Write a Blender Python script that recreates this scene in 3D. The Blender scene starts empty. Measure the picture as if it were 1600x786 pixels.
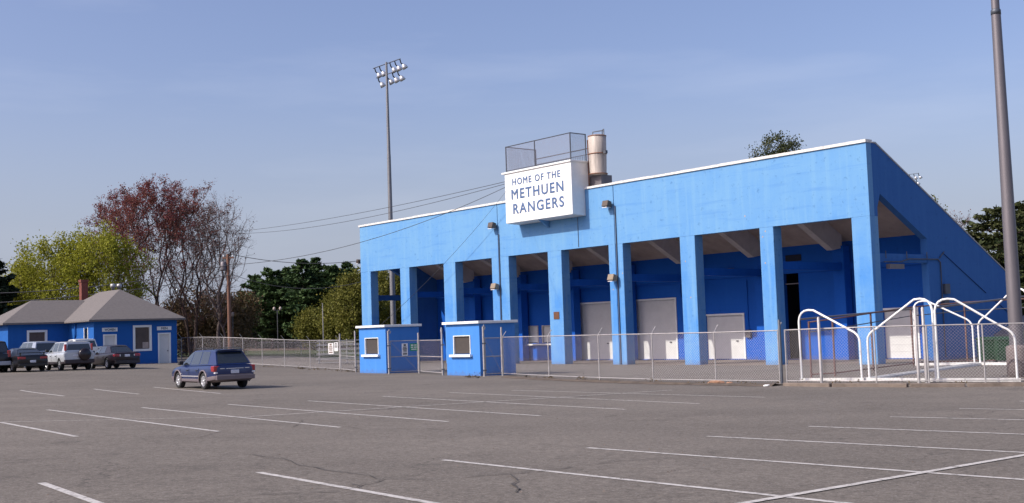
import bpy, bmesh, math, random
import numpy as np
from mathutils import Vector, Matrix
R = math.radians
scene = bpy.context.scene
col = scene.collection

# ------------------------------------------------------------------ camera
CAMH = 1.75
FPX, PITCH, ROLL = 1813.0, 0.0683, -0.034
Fv = np.array([0, math.cos(PITCH), math.sin(PITCH)]); Uv = np.array([0, -math.sin(PITCH), math.cos(PITCH)]); Xv = np.array([1., 0, 0])
Xc = math.cos(ROLL)*Xv + math.sin(ROLL)*Uv; Uc = -math.sin(ROLL)*Xv + math.cos(ROLL)*Uv
cd = bpy.data.cameras.new('camera'); cam = bpy.data.objects.new('camera', cd); col.objects.link(cam)
cd.sensor_width = 36; cd.lens = FPX/1600*36; cd.clip_start = .1; cd.clip_end = 5000
cam.matrix_world = Matrix(((Xc[0], Uc[0], -Fv[0], 0), (Xc[1], Uc[1], -Fv[1], 0), (Xc[2], Uc[2], -Fv[2], CAMH), (0, 0, 0, 1)))
scene.camera = cam

# ------------------------------------------------------------------ light
SUN_TO = Vector((-1.133, -.515, 1.0)).normalized()      # towards the sun
elev = math.asin(SUN_TO.z); azim = math.atan2(SUN_TO.x, SUN_TO.y)
world = bpy.data.worlds.new('World'); scene.world = world; world.use_nodes = True
wn = world.node_tree; wn.nodes.clear()
sky = wn.nodes.new('ShaderNodeTexSky'); sky.sky_type = 'NISHITA'; sky.sun_disc = False
sky.sun_elevation = elev; sky.sun_rotation = azim; sky.air_density = 1.0; sky.dust_density = 3.0; sky.ozone_density = 2.0
bg = wn.nodes.new('ShaderNodeBackground'); bg.inputs[1].default_value = .125
wo = wn.nodes.new('ShaderNodeOutputWorld')
tc = wn.nodes.new('ShaderNodeTexCoord'); mp = wn.nodes.new('ShaderNodeMapping'); mp.inputs['Scale'].default_value = (1.2, 1.2, 7.5)
nz = wn.nodes.new('ShaderNodeTexNoise'); nz.inputs['Scale'].default_value = 1.7; nz.inputs['Detail'].default_value = 7; nz.inputs['Roughness'].default_value = .55
rp = wn.nodes.new('ShaderNodeValToRGB'); rp.color_ramp.elements[0].position = .5; rp.color_ramp.elements[0].color = (0, 0, 0, 1)
rp.color_ramp.elements[1].position = .8; rp.color_ramp.elements[1].color = (.15, .15, .15, 1)
cm = wn.nodes.new('ShaderNodeMixRGB'); cm.inputs[2].default_value = (6.6, 6.7, 7.2, 1)
tint = wn.nodes.new('ShaderNodeMixRGB'); tint.blend_type = 'MULTIPLY'; tint.inputs[0].default_value = 1; tint.inputs[2].default_value = (.98, .90, 1.03, 1)
wn.links.new(tc.outputs['Generated'], mp.inputs[0]); wn.links.new(mp.outputs[0], nz.inputs[0]); wn.links.new(nz.outputs['Fac'], rp.inputs[0])
wn.links.new(rp.outputs[0], cm.inputs[0]); wn.links.new(sky.outputs[0], tint.inputs[1]); wn.links.new(tint.outputs[0], cm.inputs[1])
hz_s = wn.nodes.new('ShaderNodeSeparateXYZ'); wn.links.new(tc.outputs['Generated'], hz_s.inputs[0])
hz_r = wn.nodes.new('ShaderNodeMapRange'); hz_r.interpolation_type = 'SMOOTHSTEP'; hz_r.inputs[1].default_value = -.02; hz_r.inputs[2].default_value = .24; hz_r.inputs[3].default_value = .85; hz_r.inputs[4].default_value = 0
wn.links.new(hz_s.outputs[2], hz_r.inputs[0])
hz_m = wn.nodes.new('ShaderNodeMixRGB'); hz_m.inputs[2].default_value = (2.72, 3.05, 3.85, 1)
wn.links.new(hz_r.outputs[0], hz_m.inputs[0]); wn.links.new(cm.outputs[0], hz_m.inputs[1]); wn.links.new(hz_m.outputs[0], bg.inputs[0]); wn.links.new(bg.outputs[0], wo.inputs[0])
sd = bpy.data.lights.new('sun', 'SUN'); sun = bpy.data.objects.new('sun', sd); col.objects.link(sun)
sd.energy = 3.2; sd.angle = R(.53); sd.color = (1, .95, .86)
sun.rotation_euler = SUN_TO.to_track_quat('Z', 'Y').to_euler()
scene.view_settings.view_transform = 'Standard'; scene.view_settings.look = 'None'
scene.view_settings.exposure = 0.42; scene.view_settings.gamma = 1
scene.render.engine = 'CYCLES'
scene.cycles.max_bounces = 8; scene.cycles.transparent_max_bounces = 24
scene.render.resolution_x = 1024; scene.render.resolution_y = 503

# ------------------------------------------------------------------ site geometry
PHI = -.877
C0 = np.array([18.75, 60.42]); u = np.array([math.cos(PHI), math.sin(PHI)]); v = np.array([-u[1], u[0]])
def SS(t): t = min(max(t, 0), 1); return t*t*(3-2*t)
def G(x, y):
    xc = min(max(x, -60), 13); yc = min(max(y, -20), 110)
    return (-.0151*xc - .0072*yc + .45*SS((-x-12)/12)*SS((y-45)/22) + .22*SS((x-8)/6)*SS((y-34)/8)*SS((61-y)/8))
def ray(x, y): return Xc*(x-800)/FPX + Uc*(393-y)/FPX + Fv
def gnd(x, y):
    d = ray(x, y); t = 1.0
    while t < 3000:
        if CAMH + d[2]*t < G(d[0]*t, d[1]*t): break
        t *= 1.01
    lo, hi = t/1.01, t
    for _ in range(40):
        m = (lo+hi)/2
        if CAMH + d[2]*m < G(d[0]*m, d[1]*m): hi = m
        else: lo = m
    return Vector((d[0]*lo, d[1]*lo, CAMH + d[2]*lo))
def at(x, y, D): q = ray(x, y)*D; return Vector((q[0], q[1], q[2]+CAMH))
def sdw(s, d, z=0): q = C0 + u*s + v*d; return Vector((q[0], q[1], z))
def spot(x, D):                        # ground point seen at column x, D metres off
    q = at(x, 520, D); return Vector((q.x, q.y, G(q.x, q.y)))

# ------------------------------------------------------------------ materials
def new_mat(name):
    m = bpy.data.materials.new(name); m.use_nodes = True; nt = m.node_tree
    return m, nt, nt.nodes['Principled BSDF']
def N(nt, t, **kw):
    n = nt.nodes.new(t)
    for k, val in kw.items():
        if k in n.inputs: n.inputs[k].default_value = val
        else: setattr(n, k, val)
    return n
def L(nt, a, b): nt.links.new(a, b)
def mat(name, c, rough=.6, metal=0, var=.12, scale=3.0, bump=0, spec=.5, coord='Object', stretch=(1, 1, 1), coat=0):
    m, nt, b = new_mat(name)
    t = N(nt, 'ShaderNodeTexCoord'); mpn = N(nt, 'ShaderNodeMapping'); mpn.inputs['Scale'].default_value = stretch
    L(nt, t.outputs[coord], mpn.inputs[0])
    n = N(nt, 'ShaderNodeTexNoise', Scale=scale, Detail=6.0, Roughness=.65); L(nt, mpn.outputs[0], n.inputs['Vector'])
    mix = N(nt, 'ShaderNodeMixRGB'); d = [max(0, k*(1-var)) for k in c]; l = [min(1, k*(1+var)) for k in c]
    mix.inputs[1].default_value = (*d, 1); mix.inputs[2].default_value = (*l, 1)
    r = N(nt, 'ShaderNodeMapRange'); r.inputs[1].default_value = .3; r.inputs[2].default_value = .7
    L(nt, n.outputs['Fac'], r.inputs[0]); L(nt, r.outputs[0], mix.inputs[0]); L(nt, mix.outputs[0], b.inputs['Base Color'])
    b.inputs['Roughness'].default_value = rough; b.inputs['Metallic'].default_value = metal
    b.inputs['Specular IOR Level'].default_value = spec
    if coat: b.inputs['Coat Weight'].default_value = coat; b.inputs['Coat Roughness'].default_value = .08
    if bump:
        bn = N(nt, 'ShaderNodeBump', Strength=bump, Distance=.02)
        n2 = N(nt, 'ShaderNodeTexNoise', Scale=scale*8, Detail=4.0); L(nt, t.outputs[coord], n2.inputs['Vector'])
        L(nt, n2.outputs['Fac'], bn.inputs['Height']); L(nt, bn.outputs[0], b.inputs['Normal'])
    return m

def painted_wall(name, base, chalk, worn, wear=1.0, fade=None, foot=-.65):
    """painted concrete: broad fading, rain streaks that run down, a few scuffs"""
    m, nt, b = new_mat(name)
    t = N(nt, 'ShaderNodeTexCoord')
    n1 = N(nt, 'ShaderNodeTexNoise', Scale=.35, Detail=8.0, Roughness=.7); L(nt, t.outputs['Object'], n1.inputs['Vector'])
    mp1 = N(nt, 'ShaderNodeMapping'); mp1.inputs['Scale'].default_value = (2.2, 2.2, .12); L(nt, t.outputs['Object'], mp1.inputs[0])
    n2 = N(nt, 'ShaderNodeTexNoise', Scale=1.0, Detail=5.0, Roughness=.6); L(nt, mp1.outputs[0], n2.inputs['Vector'])
    mp2 = N(nt, 'ShaderNodeMapping'); mp2.inputs['Scale'].default_value = (.25, .25, 3.2); L(nt, t.outputs['Object'], mp2.inputs[0])
    n3 = N(nt, 'ShaderNodeTexNoise', Scale=1.0, Detail=4.0, Roughness=.6); L(nt, mp2.outputs[0], n3.inputs['Vector'])
    n4 = N(nt, 'ShaderNodeTexNoise', Scale=3.3, Detail=6.0, Roughness=.7); L(nt, t.outputs['Object'], n4.inputs['Vector'])
    def rng(src, a, bb, o0=0, o1=1):
        r = N(nt, 'ShaderNodeMapRange'); r.inputs[1].default_value = a; r.inputs[2].default_value = bb; r.inputs[3].default_value = o0; r.inputs[4].default_value = o1
        L(nt, src, r.inputs[0]); return r.outputs[0]
    sz = N(nt, 'ShaderNodeSeparateXYZ'); L(nt, t.outputs['Object'], sz.inputs[0])
    m0 = N(nt, 'ShaderNodeMixRGB'); m0.inputs[0].default_value = 0; m0.inputs[1].default_value = (*base, 1); m0.inputs[2].default_value = (*[a*.4+c*.6 for a, c in zip(base, chalk)], 1)
    if fade: L(nt, rng(sz.outputs[2], fade[0], fade[1], 0, 1), m0.inputs[0])
    m1 = N(nt, 'ShaderNodeMixRGB'); L(nt, m0.outputs[0], m1.inputs[1]); m1.inputs[2].default_value = (*chalk, 1)
    L(nt, rng(n1.outputs['Fac'], .38, .68, 0, .8*wear), m1.inputs[0])
    m2 = N(nt, 'ShaderNodeMixRGB'); m2.inputs[2].default_value = (*chalk, 1); L(nt, m1.outputs[0], m2.inputs[1])
    L(nt, rng(n2.outputs['Fac'], .48, .68, 0, .9*wear), m2.inputs[0])
    m3 = N(nt, 'ShaderNodeMixRGB'); m3.inputs[2].default_value = (*worn, 1); L(nt, m2.outputs[0], m3.inputs[1])
    L(nt, rng(n3.outputs['Fac'], .55, .72, 0, .35*wear), m3.inputs[0])
    m4 = N(nt, 'ShaderNodeMixRGB'); m4.inputs[2].default_value = (*[k*.55 for k in base], 1); L(nt, m3.outputs[0], m4.inputs[1])
    L(nt, rng(n4.outputs['Fac'], .58, .70, 0, .6*wear), m4.inputs[0])
    n5 = N(nt, 'ShaderNodeTexNoise', Scale=7.0, Detail=8.0, Roughness=.8); L(nt, t.outputs['Object'], n5.inputs['Vector'])
    m5 = N(nt, 'ShaderNodeMixRGB'); m5.inputs[2].default_value = (*[min(1, k*1.25+.06) for k in chalk], 1); L(nt, m4.outputs[0], m5.inputs[1]); L(nt, rng(n5.outputs['Fac'], .60, .70, 0, .5*wear), m5.inputs[0])
    dz_ = N(nt, 'ShaderNodeMath', operation='MULTIPLY_ADD'); dz_.inputs[1].default_value = .9; L(nt, n4.outputs['Fac'], dz_.inputs[0]); L(nt, sz.outputs[2], dz_.inputs[2])
    m6 = N(nt, 'ShaderNodeMixRGB'); m6.inputs[2].default_value = (.12, .11, .13, 1); L(nt, m5.outputs[0], m6.inputs[1]); L(nt, rng(dz_.outputs[0], foot+.35, foot+.75, .55, 0), m6.inputs[0])
    L(nt, m6.outputs[0], b.inputs['Base Color']); b.inputs['Roughness'].default_value = .75; b.inputs['Specular IOR Level'].default_value = .25
    bn = N(nt, 'ShaderNodeBump', Strength=.35, Distance=.02); L(nt, n4.outputs['Fac'], bn.inputs['Height']); L(nt, bn.outputs[0], b.inputs['Normal'])
    return m

def leaf_mat(name, cols, transl=.25):
    m, nt, b = new_mat(name)
    g = N(nt, 'ShaderNodeNewGeometry'); rr = N(nt, 'ShaderNodeValToRGB')
    e = rr.color_ramp.elements; e[0].color = (*cols[0], 1); e[1].color = (*cols[-1], 1)
    for i, c in enumerate(cols[1:-1]): k = e.new((i+1)/(len(cols)-1)); k.color = (*c, 1)
    t = N(nt, 'ShaderNodeTexCoord'); n = N(nt, 'ShaderNodeTexNoise', Scale=.45, Detail=3.0); L(nt, t.outputs['Object'], n.inputs['Vector'])
    a = N(nt, 'ShaderNodeMath', operation='ADD'); mu = N(nt, 'ShaderNodeMath', operation='MULTIPLY'); mu.inputs[1].default_value = .5
    L(nt, g.outputs['Random Per Island'], mu.inputs[0]); L(nt, mu.outputs[0], a.inputs[0])
    m2 = N(nt, 'ShaderNodeMapRange'); m2.inputs[1].default_value = .3; m2.inputs[2].default_value = .7; m2.inputs[4].default_value = .5
    L(nt, n.outputs['Fac'], m2.inputs[0]); L(nt, m2.outputs[0], a.inputs[1]); L(nt, a.outputs[0], rr.inputs[0])
    L(nt, rr.outputs[0], b.inputs['Base Color']); b.inputs['Roughness'].default_value = .65; b.inputs['Specular IOR Level'].default_value = .2
    tr = N(nt, 'ShaderNodeBsdfTranslucent'); L(nt, rr.outputs[0], tr.inputs[0]); ms = N(nt, 'ShaderNodeMixShader'); ms.inputs[0].default_value = transl
    out = nt.nodes['Material Output']; L(nt, b.outputs[0], ms.inputs[1]); L(nt, tr.outputs[0], ms.inputs[2]); L(nt, ms.outputs[0], out.inputs[0])
    return m

def chain_mat(name, c, cell=.06, width=.105):
    """woven wire: two families of diagonal wires, open in between"""
    m, nt, b = new_mat(name)
    uvn = N(nt, 'ShaderNodeUVMap'); sx = N(nt, 'ShaderNodeSeparateXYZ'); L(nt, uvn.outputs[0], sx.inputs[0])
    outs = []
    for op in ('ADD', 'SUBTRACT'):
        a = N(nt, 'ShaderNodeMath', operation=op); L(nt, sx.outputs[0], a.inputs[0]); L(nt, sx.outputs[1], a.inputs[1])
        q = N(nt, 'ShaderNodeMath', operation='DIVIDE'); q.inputs[1].default_value = cell*1.414; L(nt, a.outputs[0], q.inputs[0])
        fr = N(nt, 'ShaderNodeMath', operation='FRACT'); L(nt, q.outputs[0], fr.inputs[0])
        lt = N(nt, 'ShaderNodeMath', operation='LESS_THAN'); lt.inputs[1].default_value = width; L(nt, fr.outputs[0], lt.inputs[0]); outs.append(lt)
    mx = N(nt, 'ShaderNodeMath', operation='MAXIMUM'); L(nt, outs[0].outputs[0], mx.inputs[0]); L(nt, outs[1].outputs[0], mx.inputs[1])
    tr = N(nt, 'ShaderNodeBsdfTransparent'); ms = N(nt, 'ShaderNodeMixShader'); L(nt, mx.outputs[0], ms.inputs[0]); L(nt, tr.outputs[0], ms.inputs[1]); L(nt, b.outputs[0], ms.inputs[2])
    L(nt, ms.outputs[0], nt.nodes['Material Output'].inputs[0])
    b.inputs['Base Color'].default_value = (*c, 1); b.inputs['Metallic'].default_value = .4; b.inputs['Roughness'].default_value = .5
    return m

def asphalt_mat():
    m, nt, b = new_mat('asphalt')
    t = N(nt, 'ShaderNodeTexCoord'); O = t.outputs['Object']
    big = N(nt, 'ShaderNodeTexNoise', Scale=.09, Detail=8.0, Roughness=.62); L(nt, O, big.inputs['Vector'])
    mid = N(nt, 'ShaderNodeTexNoise', Scale=1.1, Detail=8.0, Roughness=.7); L(nt, O, mid.inputs['Vector'])
    fine = N(nt, 'ShaderNodeTexNoise', Scale=38.0, Detail=4.0, Roughness=.8); L(nt, O, fine.inputs['Vector'])
    pav = N(nt, 'ShaderNodeMapping'); pav.inputs['Rotation'].default_value = (0, 0, R(41)); pav.inputs['Scale'].default_value = (.02, .34, 1); L(nt, O, pav.inputs[0])
    strip = N(nt, 'ShaderNodeTexNoise', Scale=1.0, Detail=2.0); L(nt, pav.outputs[0], strip.inputs['Vector'])
    def rng(src, a, bb, o0, o1):
        r = N(nt, 'ShaderNodeMapRange'); r.inputs[1].default_value = a; r.inputs[2].default_value = bb; r.inputs[3].default_value = o0; r.inputs[4].default_value = o1
        L(nt, src, r.inputs[0]); return r.outputs[0]
    def mul(a, b2):
        k = N(nt, 'ShaderNodeMath', operation='MULTIPLY'); L(nt, a, k.inputs[0]); L(nt, b2, k.inputs[1]); return k.outputs[0]
    val = mul(mul(rng(big.outputs['Fac'], .3, .7, .86, 1.14), rng(mid.outputs['Fac'], .3, .7, .91, 1.09)), mul(rng(fine.outputs['Fac'], .25, .75, .5, 1.5), rng(strip.outputs['Fac'], .35, .65, .95, 1.06)))
    # cracks: cell borders, broken up, only in places
    dn = N(nt, 'ShaderNodeTexNoise', Scale=1.3, Detail=5.0); L(nt, O, dn.inputs['Vector'])
    vm = N(nt, 'ShaderNodeVectorMath', operation='MULTIPLY_ADD'); vm.inputs[1].default_value = (1.6, 1.6, 0); L(nt, dn.outputs['Color'], vm.inputs[0]); L(nt, O, vm.inputs[2])
    vo = N(nt, 'ShaderNodeTexVoronoi', feature='DISTANCE_TO_EDGE', Scale=.13); L(nt, vm.outputs[0], vo.inputs['Vector'])
    msk = N(nt, 'ShaderNodeTexNoise', Scale=.22, Detail=4.0); L(nt, O, msk.inputs['Vector'])
    ck = mul(rng(vo.outputs['Distance'], 0, .0035, 1, 0), rng(msk.outputs['Fac'], .47, .56, 0, .5))
    # oil and tyre spots
    sp = N(nt, 'ShaderNodeTexNoise', Scale=.8, Detail=3.0); L(nt, O, sp.inputs['Vector'])
    spf = rng(sp.outputs['Fac'], .63, .76, 0, .42)
    vo2 = N(nt, 'ShaderNodeTexVoronoi', Scale=16.0); L(nt, O, vo2.inputs['Vector'])
    gr7 = N(nt, 'ShaderNodeTexNoise', Scale=11.0, Detail=3.0, Roughness=.7); L(nt, O, gr7.inputs['Vector']); val = mul(val, rng(gr7.outputs['Fac'], .3, .7, .70, 1.30))
    c = N(nt, 'ShaderNodeMixRGB', blend_type='MULTIPLY'); c.inputs[0].default_value = 1; c.inputs[1].default_value = (.160, .140, .119, 1); L(nt, val, c.inputs[2])
    pb = N(nt, 'ShaderNodeMixRGB'); pb.inputs[2].default_value = (.33, .30, .27, 1); L(nt, c.outputs[0], pb.inputs[1]); L(nt, rng(vo2.outputs['Distance'], .10, .2, .75, 0), pb.inputs[0])
    c2 = N(nt, 'ShaderNodeMixRGB'); c2.inputs[2].default_value = (.03, .027, .025, 1); L(nt, pb.outputs[0], c2.inputs[1]); L(nt, ck, c2.inputs[0])
    c3 = N(nt, 'ShaderNodeMixRGB'); c3.inputs[2].default_value = (.05, .045, .04, 1); L(nt, c2.outputs[0], c3.inputs[1]); L(nt, spf, c3.inputs[0])
    L(nt, c3.outputs[0], b.inputs['Base Color']); b.inputs['Roughness'].default_value = .9; b.inputs['Specular IOR Level'].default_value = .2
    bn = N(nt, 'ShaderNodeBump', Strength=.5, Distance=.01); L(nt, fine.outputs['Fac'], bn.inputs['Height']); L(nt, bn.outputs[0], b.inputs['Normal'])
    return m

def paint_line_mat():
    m, nt, b = new_mat('road_paint')
    t = N(nt, 'ShaderNodeTexCoord'); n = N(nt, 'ShaderNodeTexNoise', Scale=9.0, Detail=8.0, Roughness=.75); L(nt, t.outputs['Object'], n.inputs['Vector'])
    r = N(nt, 'ShaderNodeMapRange'); r.inputs[1].default_value = .50; r.inputs[2].default_value = .62; L(nt, n.outputs['Fac'], r.inputs[0])
    mx = N(nt, 'ShaderNodeMixRGB'); mx.inputs[1].default_value = (.52, .49, .455, 1); mx.inputs[2].default_value = (.2, .18, .16, 1); L(nt, r.outputs[0], mx.inputs[0])
    L(nt, mx.outputs[0], b.inputs['Base Color']); b.inputs['Roughness'].default_value = .8
    return m

M = {}
M['asphalt'] = asphalt_mat()
M['line'] = paint_line_mat()
M['blue'] = painted_wall('blue_painted_concrete', (.065, .235, .57), (.155, .335, .55), (.05, .19, .52), 1.0, (3.5, 8.5))
M['column'] = painted_wall('blue_painted_column', (.065, .235, .57), (.10, .28, .60), (.05, .19, .52), .8)
M['blue_side_shade'] = painted_wall('blue_shaded_side', (.032, .13, .38), (.045, .16, .42), (.03, .11, .34), .7)  # darker copy of the front blue, end wall shade put into the colour
M['blue_in_shade'] = painted_wall('blue_shaded_inside', (.004, .095, .47), (.008, .11, .50), (.003, .08, .40), .7)  # same blue taken down: the shade under the stand is in the colour
M['booth'] = painted_wall('blue_painted_booth', (.055, .22, .60), (.08, .26, .63), (.045, .18, .54), .6, None, 0)
M['house_blue'] = painted_wall('blue_painted_siding', (.012, .10, .36), (.016, .12, .4), (.010, .085, .32), .5, None, 0)
M['white'] = mat('white_paint', (.78, .78, .76), .6, var=.06, scale=1.5, bump=.1)
M['white_worn'] = mat('worn_white_paint', (.66, .65, .62), .7, var=.25, scale=5)
M['offwhite'] = mat('dull_white_metal_door', (.64, .635, .62), .55, var=.06, scale=2)
M['deck'] = mat('bare_concrete_underside', (.40, .33, .29), .9, var=.22, scale=.8, bump=.2)
M['beam'] = mat('whitewashed_concrete', (.52, .48, .46), .85, var=.15, scale=1.2)
M['slab'] = mat('concrete_floor', (.19, .155, .13), .9, var=.22, scale=.7, bump=.3)
M['kerb'] = mat('weathered_concrete_kerb', (.17, .135, .11), .9, var=.3, scale=2.5, bump=.5)
M['dark'] = mat('dark_gap', (.015, .02, .04), .9)
M['black'] = mat('black_plastic', (.02, .02, .022), .5)
M['galv'] = mat('galvanised_steel', (.42, .41, .40), .45, .55, var=.14, scale=4)
M['rail'] = mat('dull_galvanised_pipe', (.40, .38, .37), .5, .3, var=.2, scale=6)
M['dkrail'] = mat('dark_grey_pipe', (.09, .10, .12), .5, .4, var=.2)
M['rust'] = mat('brown_painted_pipe', (.14, .075, .065), .7, .1, var=.3, scale=6)
M['chain'] = chain_mat('chain_link', (.50, .47, .49), .075, .056)
M['chain_dark'] = chain_mat('chain_link_dark', (.25, .24, .28), .06, .15)
M['roof'] = mat('asphalt_shingles', (.155, .138, .13), .9, var=.16, scale=5, bump=.5, stretch=(1, 1, 4))
M['brick'] = mat('red_brick', (.17, .05, .035), .85, var=.3, scale=6)
M['glass'] = mat('dark_window_glass', (.02, .025, .03), .08, var=.1, spec=.8)
M['brownglass'] = mat('boarded_brown_window', (.085, .06, .05), .5, var=.25, scale=2)
M['screen'] = mat('dark_ticket_shutter', (.055, .045, .04), .6, var=.2, scale=4, stretch=(1, 1, 9))
M['letter'] = mat('blue_sign_letters', (.065, .125, .26), .6, var=.3, scale=5)
M['tank'] = mat('stained_tank_plates', (.46, .40, .35), .6, .1, var=.34, scale=2.2, stretch=(3, 3, .25))
M['rustring'] = mat('rusty_ring', (.22, .10, .06), .7, .2, var=.3)
M['steelpole'] = mat('grey_steel_pole', (.17, .155, .165), .5, .5, var=.1, scale=2, stretch=(2, 2, .3))
M['floodmast'] = mat('weathered_grey_mast', (.20, .20, .21), .5, .4, var=.15, scale=2, stretch=(2, 2, .3))
M['darkpole'] = mat('dark_steel_pole', (.10, .10, .11), .45, .5, var=.2)
M['wood'] = mat('weathered_pole_wood', (.17, .085, .055), .85, var=.3, scale=6, stretch=(4, 4, .3))
M['bark'] = mat('tree_bark', (.06, .038, .032), .9, var=.35, scale=4, bump=.4)
M['barkgrey'] = mat('grey_bark', (.085, .062, .058), .9, var=.3, scale=4)
M['green_bin'] = mat('green_bin_plastic', (.008, .05, .018), .5, var=.2)
M['lampmetal'] = mat('spun_aluminium', (.62, .62, .64), .3, .6, var=.05)
M['wirem'] = mat('black_cable', (.05, .05, .055), .7)
M['signgreen'] = mat('green_sign', (.02, .30, .12), .5)
M['bronze'] = mat('bronze_plaque', (.16, .07, .04), .5, .3, var=.3, scale=12)
M['tyre'] = mat('tyre_rubber', (.018, .018, .018), .85)
M['rim'] = mat('alloy_rim', (.70, .70, .72), .3, .7, var=.03)
M['redlens'] = mat('red_lens', (.30, .008, .014), .15, var=.1, spec=.8, coat=.6)
M['clearlens'] = mat('clear_lens', (.75, .72, .72), .15, var=.1, spec=.8)
M['plate'] = mat('licence_plate', (.60, .62, .68), .4, var=.2, scale=18)
def carpaint(n, c, metal=.35): return mat(n, c, .3, metal*.5, var=.03, scale=1, coat=.55)
def grass_mat(name, cols, sc):
    m, nt, b = new_mat(name)
    t = N(nt, 'ShaderNodeTexCoord'); n = N(nt, 'ShaderNodeTexNoise', Scale=sc, Detail=9.0, Roughness=.7); L(nt, t.outputs['Object'], n.inputs['Vector'])
    rr = N(nt, 'ShaderNodeValToRGB'); e = rr.color_ramp.elements; e[0].position = .35; e[1].position = .68
    e[0].color = (*cols[0], 1); e[1].color = (*cols[-1], 1)
    k = e.new(.52); k.color = (*cols[1], 1)
    L(nt, n.outputs['Fac'], rr.inputs[0]); L(nt, rr.outputs[0], b.inputs['Base Color']); b.inputs['Roughness'].default_value = .95; b.inputs['Specular IOR Level'].default_value = .1
    return m
M['grass'] = grass_mat('spring_grass', [(.035, .055, .02), (.06, .08, .03), (.10, .075, .045)], .12)
M['infield'] = mat('reddish_dry_field', (.13, .075, .05), .95, var=.25, scale=.3)
M['leaf_red'] = leaf_mat('red_maple_buds', [(.14, .032, .036), (.21, .05, .06), (.17, .075, .045), (.27, .075, .09)])
M['leaf_rusty'] = leaf_mat('rusty_buds', [(.12, .045, .035), (.2, .075, .06), (.15, .09, .05)])
M['leaf_lime'] = leaf_mat('fresh_lime_leaves', [(.14, .155, .014), (.22, .23, .02), (.32, .32, .035), (.26, .245, .03)], .35)
M['leaf_olive'] = leaf_mat('olive_young_leaves', [(.08, .09, .015), (.14, .14, .025), (.22, .20, .04)], .3)
M['leaf_pine'] = leaf_mat('pine_needles', [(.018, .04, .016), (.035, .068, .024), (.06, .10, .032), (.085, .125, .042)], .12)
M['leaf_pine2'] = leaf_mat('olive_pine_needles', [(.02, .035, .012), (.05, .06, .02), (.09, .09, .035)], .12)
M['leaf_dark'] = leaf_mat('dark_evergreen', [(.010, .02, .012), (.02, .034, .018), (.03, .045, .02)], .1)
M['leaf_brown'] = leaf_mat('brown_undergrowth', [(.06, .045, .02), (.11, .075, .035), (.15, .10, .05)], .2)

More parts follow.
